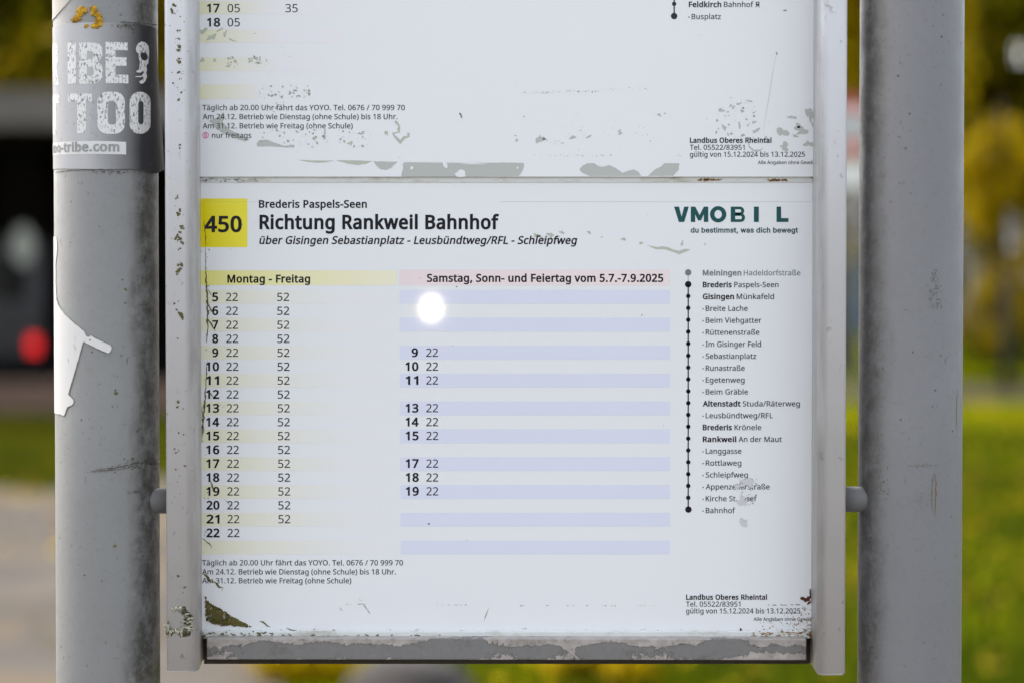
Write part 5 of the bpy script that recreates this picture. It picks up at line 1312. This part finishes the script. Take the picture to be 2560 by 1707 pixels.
o = txt('route_diagram', [disc(1720.5, 681.6, 7.9)] + [rect(1719.4, 691.5 + 3.4 * k, 1721.6, 693 + 3.4 * k) for k in range(4)], 'ink_grey')
# logo: heavy block capitals with widening gaps
LG0, LG1 = 517.4, 555.7


def logo():
    y0, y1 = LG0, LG1
    g = [fill([(1685.3, y0), (1697.5, y0), (1704, y0 + 25), (1710.5, y0), (1722, y0), (1710.5, y1), (1697, y1)]),
         rect(1727, y0, 1738, y1), rect(1759.6, y0, 1770.6, y1), fill([(1738, y0), (1749, y0 + 21), (1749, y1 - 4), (1745, y1 - 4), (1738, y1 - 19)]),
         fill([(1759.6, y0), (1759.6, y1 - 19), (1752.5, y1 - 4), (1749, y1 - 4), (1749, y0 + 21)])]
    n = 40
    cx, cy = 1795.4, (y0 + y1) / 2
    vs = [(cx + 20.4 * cos(2 * pi * i / n), cy + 20.4 * sin(2 * pi * i / n)) for i in range(n)] + [(cx + 9.2 * cos(2 * pi * i / n), cy + 10.6 * sin(2 * pi * i / n)) for i in range(n)]
    g.append((vs, [(i, (i + 1) % n, n + (i + 1) % n, n + i) for i in range(n)]))

    def half(cy_, ry, x0, x1, w):
        m = 14
        o_ = [(x0 + 0, cy_ - ry)] + [(x1 - ry + ry * sin(pi * i / m), cy_ - ry * cos(pi * i / m)) for i in range(m + 1)] + [(x0, cy_ + ry)]
        ri = ry - w
        i_ = [(x0, cy_ - ri)] + [(x1 - ry + (ry - w * 1.15) * sin(pi * i / m), cy_ - ri * cos(pi * i / m)) for i in range(m + 1)] + [(x0, cy_ + ri)]
        k = len(o_)
        return o_ + i_, [(j, j + 1, k + j + 1, k + j) for j in range(k - 1)]
    g += [rect(1826.9, y0, 1838, y1), half(y0 + 10.5, 10.5, 1838, 1860.5, 6.6), half(y1 - 11, 11, 1838, 1862.5, 6.8)]
    g += [rect(1884.7, y0, 1897, y1), rect(1941.3, y0, 1952.8, y1), rect(1952.8, y1 - 9.6, 1971.2, y1)]
    return g


txt('logo', logo(), 'teal')
txt('slogan', [T('du bestimmst, was dich bewegt', 1726.6, 1995, 582, 12.3, 's', 'grot')], 'navy')
band('crease', [rect(1250, 505, 2030, 505.6), rect(503, 505.2, 700, 505.6)], 'speck_pale')

rng = random.Random(21)
G1 = [fill(ragged(C_((1090, 402), (1130, 408), (1160, 414), (1190, 408), (1230, 415), (1260, 430), (1300, 438), (1340, 425), (1378, 430), (1340, 445), (1300, 462), (1260, 445), (1210, 428), (1150, 428)), 0.4, rng))]
for q in [(370, 338, 18, 14), (460, 335, 20, 16), (535, 318, 16, 9), (712, 318, 14, 8), (938, 362, 14, 10), (1052, 387, 12, 9), (1320, 390, 9, 14), (795, 348, 6, 5), (1470, 393, 6, 6), (400, 350, 40, 6), (505, 345, 16, 6)]:
    (x, y), = C_(q[:2]); G1.append(blob(x, y, q[2] / 2.61, q[3] / 2.61, rng, 0.45))
for g_ in G1: stain('peeled_patch', [g_], 'peel2', 'peel')
G2 = []
for q in [(1825, 560, 40, 36), (1800, 640, 58, 36), (1845, 610, 48, 42), (1790, 700, 30, 20), (1848, 700, 20, 42), (1803, 835, 24, 26)]:
    G2.append(blob(1200 + q[0] / 2.735, 1000 + q[1] / 2.735, q[2] / 2.735, q[3] / 2.735, rng, 0.35))
stain('smudge', [G2[0], G2[3]], 'smudge')
stain('smudge', [blob(1200 + 1758 / 2.735, 1000 + 588 / 2.735, 6, 7, rng), blob(1200 + 1795 / 2.735, 1000 + 672 / 2.735, 8, 8, rng), G2[5]], 'smudge', 'stain2')
stain('dirt', specks(70, 1848, 1195, 1893, 1260, 0.4, 1.7, rng) + specks(20, 1850, 1290, 1870, 1315, 0.4, 1.4, rng), 'speck_pale', 'stain2')
# algae creeping in along the left edge
G3 = [stroke(L2((1665, 500), (1678, 620), (1682, 700)), 2.2, rng), stroke(L2((1680, 700), (1680, 870), (1688, 960)), 1.6, rng), stroke(L2((1680, 870), (1688, 1050), (1695, 1200), (1697, 1310), (1690, 1490)), 5, rng),
      stroke(L2((1688, 1040), (1708, 1075), (1728, 1108)), 1.6, rng), stroke(L2((1694, 1170), (1715, 1210), (1745, 1252)), 4, rng), stroke(L2((1697, 1290), (1725, 1340), (1755, 1398)), 4, rng),
      stroke(L3((1692, 330), (1684, 470), (1680, 560)), 2.4, rng), stroke(L3((1682, 520), (1676, 640), (1665, 760), (1660, 930)), 4.5, rng), stroke(L3((1650, 700), (1655, 850), (1648, 990)), 3, rng),
      stroke(L3((1715, 590), (1735, 625)), 3, rng), stroke(L3((1875, 815), (1905, 845)), 2, rng), stroke(L3((1718, 1300), (1738, 1370), (1745, 1395)), 4, rng), stroke(L3((1835, 1460), (1870, 1500), (1900, 1520)), 2, rng),
      stroke(D_((285, 100), (310, 125), (330, 135), (348, 165)), 3.5, rng), stroke(D_((290, 335), (330, 380), (345, 395)), 6, rng), stroke(D_((335, 385), (370, 395), (395, 425), (420, 430), (412, 452)), 4, rng),
      stroke(D_((665, 655), (690, 660), (715, 685), (738, 695)), 4, rng), stroke(D_((846, 698), (870, 712), (915, 716)), 2.5, rng), stroke(D_((1135, 730), (1160, 712), (1200, 730), (1300, 735), (1380, 732), (1440, 740)), 3.2, rng),
      stroke(D_((1500, 740), (1585, 743)), 2, rng), stroke(D_((1355, 535), (1380, 570), (1405, 605)), 1.6, rng), stroke(D_((1200, 560), (1218, 585)), 1.4, rng), stroke(D_((1330, 510), (1345, 515)), 2.2, rng),
      stroke(E_((62, 560), (35, 625), (25, 660)), 1.2, rng)]
for x, y in [(1782, 680), (1790, 700), (1800, 690), (1815, 712), (1830, 700)]: G3.append(blob(x / 3.267, 800 + y / 3.267, .9, .9, rng))
G3 += specks(50, 504, 600, 524, 1400, 0.4, 1.6, rng)
stain('algae_stain', G3, 'algae')
G4 = specks(24, 505, 520, 2025, 1570, 0.3, 1.1, rng) + specks(24, 505, 520, 1000, 640, 0.3, 0.9, rng)
for x, y, r in [(1049 / .9188, 659 / .9188, 1.6), (1474 / .9188, 724 / .9188, 1.4), (985 / .9188, 1202 / .9188, 2.4), (1052 / .9188, 265 / .9188 + 400, 1)]: G4.append(blob(x, y, r, r, rng))
for a0, a1, y in [(1245, 1380, 1509), (1850, 2065, 1511)]:
    for _ in range(14): G4.append(blob(400 + rng.uniform(a0, a1) / 2.6727, y + rng.uniform(-.8, .8), rng.uniform(.6, 2), .5, rng))
for a0, a1 in [(250, 300), (445, 455), (585, 640), (710, 725), (815, 850), (875, 915), (1050, 1170)]:
    for _ in range(5): G4.append(blob(1200 + rng.uniform(a0, a1) / 2.6727, 1307 + 550 / 2.6727 + rng.uniform(-.8, .8), rng.uniform(.8, 2.4), .5, rng))
G4 += specks(80, 505, 1570, 2028, 1577, 0.4, 1.3, rng)
stain('dirt', G4, 'speck')
G5 = [blob(*E_((2172, 508))[0], 11, 6, rng, .4), blob(*E_((2208, 470))[0], 2.2, 14, rng, .4), blob(*E_((2200, 495))[0], 5, 4, rng, .4), blob(*E_((1742, 712))[0], 3, 4, rng, .4), blob(*E_((2200, 530))[0], 6, 3, rng)]
for a0, a1, y in [(1925, 1985, 545), (2010, 2050, 545), (2075, 2135, 543), (2150, 2185, 566)]:
    for _ in range(7): G5.append(blob(1200 + rng.uniform(a0, a1) / 2.6727, 1307 + y / 2.6727 + rng.uniform(-.6, .6), rng.uniform(.8, 2.6), .7, rng))
G5 += specks(40, 1885, 1520, 2029, 1575, 0.3, 1.5, rng)
stain('rust_stain', G5, 'rust')
G6 = specks(60, 1905, 1552, 2029, 1577, 0.4, 2.0, rng) + specks(50, 2000, 1515, 2029, 1577, 0.4, 2.4, rng)
stain('rust_stain', G6, 'rust_pale')
# dirt bridging sheet, lip and divider
G7 = []
for _ in range(70): G7.append(blob(rng.uniform(505, 1100), 1591 + rng.uniform(-5, 3), rng.uniform(1, 6), rng.uniform(.6, 2), rng))
for _ in range(60): G7.append(blob(rng.uniform(1340, 2028), 1592 + rng.uniform(-2, 3), rng.uniform(1, 6), rng.uniform(.5, 1.5), rng))
for _ in range(30): G7.append(blob(rng.uniform(505, 680), rng.uniform(1576, 1592), rng.uniform(1, 5), rng.uniform(.6, 3), rng))
flat('grime', G7, M['algae'], frame, -0.0024)
G8 = []
for _ in range(70):
    x = 2030 - 150 * rng.random() ** 2.0
    G8.append(blob(x, rng.uniform(1577, 1594), rng.uniform(1, 6), rng.uniform(.6, 2.2), rng))
flat('rust', G8, M['rust_pale'], frame, -0.00235)
G9 = [blob(rng.uniform(1750, 1800), 450, rng.uniform(2, 7), rng.uniform(1, 3), rng) for _ in range(14)] + [blob(rng.uniform(1920, 1965), 451, rng.uniform(2, 7), rng.uniform(1, 3.5), rng) for _ in range(14)]
flat('rust', G9, M['rust_pale'], frame, -0.00055)
G10 = [blob(rng.uniform(505, 660), rng.uniform(446, 456), rng.uniform(1, 4), rng.uniform(.5, 2), rng) for _ in range(40)] + [blob(516, 452, 2.6, 2.6, rng), blob(1685, 446, 4, 1.6, rng)]
flat('grime', G10, M['speck_pale'], frame, -0.0006)
# black gap between the right rail and the lower sheet
G11 = [stroke([(2033.5, 466), (2033.6, 700), (2033.8, 1040)], 2.6, rng, False), stroke([(2034, 1050), (2034.5, 1080)], 2.2, rng), stroke([(2035, 1105), (2035, 1200)], 1.8, rng)]
vs, fs = [], []
for gv, gf in G11:
    b0 = len(vs)
    vs += [P(x, y, -0.0011) for x, y in gv]
    fs += [tuple(b0 + i for i in f) for f in gf]
mesh('joint_gap', vs, fs, M['gap'], frame)

# moss wedge in the lower left corner of the lower sheet
moss = empty('moss', P(545, 1560, -0.001), 'olive brown moss wedge grown into the bottom left corner of the lower timetable', 'moss')
rng = random.Random(3)
wedge = D_((303, 490), (330, 535), (380, 560), (430, 590), (480, 620), (540, 655), (622, 693), (560, 690), (480, 682), (420, 685), (350, 668), (308, 650))


bm = bmesh.new()
k = 0
while k < 900:
    p = (rng.uniform(512, 634), rng.uniform(1488, 1568))
    if inside(p, wedge):
        k += 1
        tuft(bm, P(p[0], p[1], -0.0002), 0.00018629 * rng.uniform(.8, 2.4), rng, 0.6)
me_m = NT('moss_olive')
nn = me_m.noise(160, 4, 0.7)
me_m.set(base=me_m.mix(me_m.ramp(nn, 0.35, 0.65), (0.060, 0.050, 0.009), (0.16, 0.13, 0.03)), rough=0.95)
bm_obj('moss_cushion', bm, me_m.m, moss)
M['moss'] = me_m.m

# grey crusty lichen on the left rail
lich = empty('lichen', P(450, 1590, YF), 'pale grey crusty lichen in a C shape near the foot of the left rail', 'lichen')
rng = random.Random(8)
arc = [(434, 1524), (446, 1519), (458, 1524), (467, 1534), (471, 1548), (472, 1562), (468, 1576), (458, 1583), (448, 1580), (438, 1576), (428, 1579), (420, 1577), (416, 1566), (417, 1554)]
wid = [5, 9, 13, 17, 20, 22, 22, 18, 13, 9, 12, 13, 10, 4]
bm = bmesh.new()
for _ in range(120):
    i = rng.randrange(len(arc) - 1)
    f = rng.random()
    cx = arc[i][0] + (arc[i + 1][0] - arc[i][0]) * f
    cy = arc[i][1] + (arc[i + 1][1] - arc[i][1]) * f
    w = (wid[i] + (wid[i + 1] - wid[i]) * f) * 0.46
    x, y = cx + rng.uniform(-w, w), cy + rng.uniform(-w, w)
    x = min(481, max(413.5, x))
    ang = math.atan2(y - 1552, x - 440) + rng.uniform(-.5, .5)
    L = rng.uniform(3.5, 8) * 0.00018629
    c = P(x, y, YF - 0.0002)
    m = bmesh.ops.create_icosphere(bm, subdivisions=2, radius=1)
    o_ = Vector((rng.uniform(0, 50), rng.uniform(0, 50), 0))
    for v in m['verts']:
        kk = 1 + 0.6 * noise.noise(v.co * 2 + o_)
        a_, b_ = v.co.x * L * kk, v.co.z * L * 0.30 * kk
        v.co = Vector((c.x + a_ * cos(ang) - b_ * sin(-ang) * -1, c.y + v.co.y * L * 0.45 * kk, c.z - a_ * sin(ang) + b_ * cos(ang)))
t = NT('pale_lichen')
t.set(base=t.mix(t.ramp(t.noise(900, 3), 0.35, 0.65), (0.16, 0.15, 0.09), (0.66, 0.63, 0.52)), rough=0.9)
bm_obj('thallus', bm, t.m, lich, True)
base_l = NT('lichen_underside')
base_l.set(base=(0.055, 0.048, 0.022), rough=0.95)
vs, fs = [], []
for (x, y), w in zip(arc, wid):
    gv, gf = blob(min(470, max(420, x)), y, min(w * .55, 10), w * .55, rng, .4)
    b0 = len(vs)
    vs += [P(q[0], q[1], YF - 0.00012) for q in gv]
    fs += [tuple(b0 + i for i in f) for f in gf]
mesh('crust', vs, fs, base_l.m, lich)

# ------------------------------------------------------------------ stickers and lichen on the left post
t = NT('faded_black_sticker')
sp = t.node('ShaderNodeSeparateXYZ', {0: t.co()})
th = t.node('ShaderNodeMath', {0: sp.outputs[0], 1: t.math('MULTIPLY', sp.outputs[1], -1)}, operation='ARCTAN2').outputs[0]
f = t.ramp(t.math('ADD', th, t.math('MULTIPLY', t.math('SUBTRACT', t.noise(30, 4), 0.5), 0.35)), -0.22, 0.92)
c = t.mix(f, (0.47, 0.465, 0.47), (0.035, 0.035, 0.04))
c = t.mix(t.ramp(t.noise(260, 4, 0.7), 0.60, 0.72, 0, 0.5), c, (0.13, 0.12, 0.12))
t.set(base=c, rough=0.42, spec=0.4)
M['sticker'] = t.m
t = NT('worn_white_print')
n = t.noise(430, 5, 0.75)
n3 = t.noise(1100, 3, 0.6, t.co((1, 1, 0.5)))
wear = t.math('MAXIMUM', t.ramp(n, 0.58, 0.64), t.math('MULTIPLY', t.ramp(n3, 0.56, 0.62), 0.9))
t.set(base=t.mix(wear, (0.74, 0.73, 0.71), (0.14, 0.14, 0.14)), rough=0.5)
M['letter'] = t.m
t = NT('worn_white_strip')
t.set(base=t.mix(t.ramp(t.noise(500, 5, 0.75), 0.60, 0.68), (0.70, 0.69, 0.67), (0.25, 0.25, 0.25)), rough=0.5)
M['strip'] = t.m
M['strip_text'] = plain('bleached_grey_print', (0.30, 0.30, 0.30), 0.5, 0.3, 300)
M['white_sticker'] = plain('white_vinyl', (0.70, 0.68, 0.66), 0.45, 0.05, 40)
M['beige_sticker'] = plain('yellowed_vinyl', (0.50, 0.47, 0.42), 0.4, 0.08, 60)

zc_ = P(265, 240).z
stk = empty('sticker', (POST['l'][0], POST['l'][1], P(265, 430).z), 'faded grey sticker with worn white block letters and half a skull on the left post', 'sticker')
sl = -1.75 * PR
zt, zb2 = on_post(265, 57)[1], on_post(265, 424)[1]
outline = [('s', sl, zt - .001), ('s', -0.02, zt), ('s', 0, zt), ('s', 0.02, zt), ('s', 1.42 * PR, zt - 0.0005), ('s', 1.50 * PR, zt - 0.020), ('s', 1.52 * PR, (zt + zb2) / 2), ('s', 1.62 * PR, zb2 + 0.015),
           ('s', 1.60 * PR, zb2 + 0.001), ('s', 1.3 * PR, zb2 - 0.0012), ('s', 0.02, zb2), ('s', 0, zb2), ('s', -0.02, zb2 + .0006), ('s', sl, zb2 + .001)]
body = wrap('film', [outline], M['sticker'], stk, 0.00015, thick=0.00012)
# the lower right corner has come away from the tube
for v in body.data.vertices:
    w = v.co + stk.location
    th_ = atan2(w.x - POST['l'][0], -(w.y - POST['l'][1]))
    if th_ > 1.15:
        lift = (th_ - 1.15) * max(0, (zt - w.z) / (zt - zb2)) ** 1.5 * 0.006
        d_ = Vector((w.x - POST['l'][0], w.y - POST['l'][1], 0)).normalized()
        v.co += d_ * lift
S1 = lambda *pts: [(x / 3.267, y / 3.267) for x, y in pts]


def rrect(x0, y0, x1, y1, r, n=5):
    pts = []
    for cx, cy, a0 in ((x1 - r, y0 + r, -pi / 2), (x1 - r, y1 - r, 0), (x0 + r, y1 - r, pi / 2), (x0 + r, y0 + r, pi)):
        for i in range(n + 1):
            a = a0 + pi / 2 * i / n
            pts.append((cx + r * cos(a), cy + r * sin(a)))
    return pts


def letters(name, polys):
    wrap(name, polys, M['letter'], stk, 0.00034)


L_ = []
# R (only its right edge still shows), I, B, E
z1, z2 = on_post(180, 105)[1], on_post(180, 210)[1]
letters('letter', [[('s', -1.62 * PR, z1), ('s', -1.00 * PR, z1), ('s', -.94 * PR, z1 - .002), ('s', -.93 * PR, z1 - .008), ('s', -1.0 * PR, z1 - .0105), ('s', -.90 * PR, z2), ('s', -1.10 * PR, z2), ('s', -1.22 * PR, z1 - .012), ('s', -1.30 * PR, z2), ('s', -1.62 * PR, z2)]])
letters('letter', [S1((556, 352), (624, 352), (626, 690), (558, 690))])
letters('letter', [[S1((650, 350), (760, 350), (812, 362), (836, 395), (838, 450), (822, 490), (800, 512), (830, 535), (840, 575), (836, 640), (812, 672), (770, 686), (650, 688)),
                    S1((712, 420), (750, 420), (764, 435), (764, 470), (750, 486), (712, 486)), S1((712, 548), (752, 548), (766, 562), (766, 608), (752, 622), (712, 622))]])
letters('letter', [S1((862, 345), (1040, 350), (1040, 415), (942, 412), (942, 470), (1032, 472), (1032, 542), (942, 540), (942, 612), (1046, 614), (1046, 684), (862, 682))])
# T T O O
z1, z2 = on_post(180, 233)[1], on_post(180, 333)[1]
letters('letter', [[('s', -1.75 * PR, z1), ('s', -.88 * PR, z1), ('s', -.88 * PR, z1 - .004), ('s', -1.02 * PR, z1 - .004), ('s', -1.02 * PR, z2), ('s', -1.5 * PR, z2), ('s', -1.5 * PR, z1 - .004), ('s', -1.75 * PR, z1 - .004)]])
letters('letter', [S1((560, 768), (752, 768), (752, 832), (705, 832), (705, 1090), (634, 1090), (634, 832), (560, 832))])
for x0, x1, xa, xb in ((795, 1018, 880, 945), (1055, 1225, 1125, 1168)):
    letters('letter', [[S1(*rrect(x0, 752, x1, 1096, 82)), S1(*rrect(xa, 826, xb, 1020, 26))]])
# half skull emblem in profile
skull = S1((1105, 400), (1120, 362), (1150, 342), (1185, 350), (1208, 380), (1214, 430), (1210, 490), (1206, 520), (1190, 540), (1196, 570), (1192, 600), (1196, 630), (1186, 660), (1166, 686), (1140, 686), (1132, 668),
           (1160, 652), (1172, 628), (1150, 634), (1098, 632), (1100, 626), (1150, 622), (1170, 600), (1168, 580), (1140, 598), (1110, 592), (1112, 580), (1132, 572), (1134, 545), (1140, 510), (1130, 478), (1128, 440), (1112, 428))
wrap('skull_emblem', [[skull, S1((1142, 440), (1160, 432), (1188, 436), (1200, 455), (1196, 490), (1178, 500), (1156, 490), (1144, 466))]], M['letter'], stk, 0.00034)
# web address on its own pale strip
z1, z2 = on_post(250, 353.5)[1], on_post(250, 386)[1]
s_end = on_post(314.5, 370)[0]
wrap('address_strip', [[('s', -1.6 * PR, z1), ('s', 0, z1), ('s', s_end, z1 - 0.0002), ('s', s_end, z2), ('s', -1.6 * PR, z2 + .0003)]], M['strip'], stk, 0.00030)
gv, gf = text_geo('tattoo-tribe.com', 0, 1.0, 0, 1, 'sans', 62)
ss0, ss1 = on_post(298, 370)[0] - 0.0475, on_post(298, 370)[0]
zb3 = on_post(250, 378.5)[1]
hcap = 0.0040
vs = []
for x, y in gv:
    s_ = ss0 + (ss1 - ss0) * x
    vs.append(Vector((POST['l'][0] + (PR + .0005) * sin(s_ / PR), POST['l'][1] - (PR + .0005) * cos(s_ / PR), zb3 - y * hcap)))
o = mesh('address', vs, [f for f in gf], M['strip_text'], stk)

white = empty('torn_sticker', (POST['l'][0], POST['l'][1], P(200, 1040).z), 'white torn sticker remnant with a short tab, low on the left post', 'sticker')
wl_ = -1.9 * PR
edge = L2((466, 1130), (480, 1180), (510, 1228), (540, 1265), (580, 1303), (620, 1340), (660, 1368), (688, 1395), (700, 1420), (712, 1440), (728, 1442), (742, 1430)) + \
    L3((790, 150), (850, 178), (900, 200), (912, 214), (912, 232), (903, 258), (885, 271), (868, 268), (800, 236), (740, 207), (690, 180), (683, 182), (650, 300), (600, 480), (563, 605), (583, 622), (604, 645), (606, 668),
       (596, 690), (572, 702), (556, 712), (545, 735), (534, 765), (526, 782), (515, 780), (498, 768), (480, 766))
z_a, z_b = on_post(150, 590)[1], on_post(150, 1032)[1]
upper_edge = L2((463, 1090), (458, 1000), (458, 900), (458, 830), (466, 780), (470, 720), (468, 660), (460, 630))
wrap('film', [[('s', wl_, z_b), ('s', wl_, z_a)] + list(reversed(upper_edge)) + edge], M['white_sticker'], white, 0.00012, thick=0.00014)

sc = random.Random(77)
white_mark = [stroke(edge, 1.3, sc, False)] + [stroke(L3((620 + sc.uniform(-8, 8), y), (616 + sc.uniform(-10, 10), y + sc.uniform(12, 50))), .7, sc) for y in (120, 150, 190, 210)] + [stroke(L3((560, 310), (566, 345)), .8, sc), blob(225.5, 850, 2.4, 1.6, sc)]
wrap('edge_grime', [[gv[i] for i in f] for gv, gf in white_mark for f in gf], M['speck'], white, 0.0004)

lab = empty('torn_label', (POST['l'][0], POST['l'][1], P(200, 10).z), 'pale torn label corner on the left post, cut off by the top picture edge', 'sticker')
zt0 = on_post(180, -120)[1]
wrap('film', [[('s', wl_, zt0), ('s', on_post(215, 0)[0], zt0)] + S1((640, -60), (600, -22), (575, 3), (530, 55), (490, 100), (458, 140)) + [('s', wl_, on_post(150, 60)[1])]], M['beige_sticker'], lab, 0.00012, thick=0.0002)

ol = empty('lichen', (POST['l'][0], POST['l'][1], P(220, 70).z), 'orange yellow lichen clusters at the top edge of the lettered sticker on the left post', 'lichen')
rng = random.Random(14)
bm = bmesh.new()
for cx, cy, rx, ry, n_ in [(680, 82, 28, 26, 36), (662, 105, 22, 14, 16), (632, 142, 22, 16, 22), (618, 168, 26, 14, 22), (652, 125, 14, 8, 8), (768, 84, 20, 26, 28), (785, 118, 22, 16, 20), (810, 148, 24, 24, 28), (798, 190, 26, 26, 34), (812, 175, 16, 20, 14), (702, 220, 6, 8, 5), (782, 222, 18, 8, 10)]:
    for _ in range(n_):
        x, y = cx + rng.gauss(0, rx * .5), cy + rng.gauss(0, ry * .5)
        s_, z_ = on_post(x / 3.267, y / 3.267)
        th_ = s_ / PR
        r_ = rng.uniform(.00035, .0009)
        c = Vector((POST['l'][0] + (PR + .0003) * sin(th_), POST['l'][1] - (PR + .0003) * cos(th_), z_))
        tuft(bm, c, r_, rng, 0.7)
t = NT('orange_lichen')
t.set(base=t.mix(t.ramp(t.noise(500, 3), 0.35, 0.65), (0.30, 0.15, 0.012), (0.66, 0.38, 0.02)), rough=0.9)
bm_obj('thallus', bm, t.m, ol, True)

# marks on the posts
def post_marks(which, root, geos, m, off):
    polys = [[gv[i] for i in f] for gv, gf in geos for f in gf]
    wrap('grime', polys, m, root, off, which)


rng = random.Random(31)
G = []
for x, y, r in [(290, 982.5, 5), (287, 1364, 4), (211, 1437, 2.5), (346, 1071, 2.5), (314, 724, 3.5), (313, 758, 2.5), (306, 700, 2.4), (176, 607, 1.6), (249, 959, 1.6), (255, 1451, 2), (248, 567, 1.6), (380, 690, 2)]:
    G.append(blob(x, y, r, r * .9, rng, .4))
post_marks('l', post_l, G, M['algae'], 0.00008)
GG = []
for _ in range(95):
    u = rng.random()
    x = 230 + 165 * u; y = 1176 - 22 * u + rng.gauss(0, 2 + 5 * u)
    GG.append(blob(x, y, rng.uniform(.5, 3.2) * (.4 + u), rng.uniform(.4, 1.6), rng, .4, 10))
for _ in range(22): GG.append(blob(rng.uniform(305, 392), rng.gauss(1150, 6), rng.uniform(.6, 3), rng.uniform(.5, 2), rng, .4, 10))
for _ in range(26): GG.append(blob(rng.gauss(338, 10), rng.gauss(1228, 3), rng.uniform(.6, 2), rng.uniform(.5, 1.4), rng, .4, 10))
for _ in range(60): GG.append(blob(min(390, rng.gauss(325, 18)), rng.gauss(66, 5), rng.uniform(.6, 3), rng.uniform(.5, 2.4), rng, .4, 10))
GG += [stroke([(228, 1177), (262, 1171), (300, 1166), (335, 1158), (392, 1150)], 2.2, rng, True), stroke([(215, 1180), (290, 1173), (340, 1166)], 1.2, rng, True)]
GG += [stroke([(141, 431.5), (180, 427), (225, 424.6), (300, 424.2), (350, 425), (390, 427)], 1.6, rng, False), stroke([(300, 56.5), (340, 58), (392, 63)], 1.6, rng, False)]
for _ in range(50): GG.append(blob(rng.uniform(230, 392), 428 + abs(rng.gauss(0, 4)), rng.uniform(.6, 3), rng.uniform(.5, 1.4), rng, .4, 10))
post_marks('l', post_l, GG, plain('brown_grime', (0.085, 0.072, 0.055), .9, .3, 300), 0.00042)
GG = []
for _ in range(120):
    u = rng.random()
    GG.append(blob(2337 + rng.gauss(0, 3 + 8 * u), 672 + 100 * u, rng.uniform(.5, 2), rng.uniform(.5, 2), rng, .4, 9))
post_marks('r', post_r, GG, plain('dried_algae', (0.145, 0.14, 0.115), .9), 0.00008)
GG = []
for _ in range(100):
    u = rng.random()
    GG.append(blob(2160 + 55 * u + rng.gauss(0, 9), 1085 + 150 * u + rng.gauss(0, 10), rng.uniform(.5, 3), rng.uniform(.5, 3), rng, .4, 9))
GG += [stroke(R3((980, 1185), (970, 1225)), 3), stroke(R3((1000, 670), (1060, 680), (1100, 690)), 1), stroke(R3((1150, 1192), (1165, 1195)), 2), blob(2264, 775, 2, 2.4, rng), blob(2273, 779, 1.6, 1.6, rng), blob(2300, 778, 1.6, 1.6, rng), blob(2352, 212, 2.2, 2.2, rng),
       blob(2260, 1430, 2, 2, rng), blob(2378, 1290, 3, 2.4, rng)]
for _ in range(40): GG.append(blob(2300 + rng.gauss(0, 18), 1163 + rng.gauss(0, 2), rng.uniform(.5, 2), rng.uniform(.5, 1.2), rng, .4, 9))
for _ in range(40): GG.append(blob(2300 + rng.gauss(0, 14), 1255 + rng.gauss(0, 14), rng.uniform(.5, 2), rng.uniform(.5, 1.4), rng, .4, 9))
post_marks('r', post_r, GG, M['speck'], 0.00008)
GG = [stroke(R3((1360, 1250), (1345, 1310), (1338, 1400), (1340, 1560)), 2.4, rng), stroke(R3((1362, 1250), (1372, 1330), (1368, 1480), (1360, 1600)), 3, rng), stroke(R3((1545, 550), (1540, 700), (1535, 950)), 1.4, rng)]
post_marks('r', post_r, GG, plain('rusty_streak', (0.17, 0.12, 0.07), .9), 0.00009)
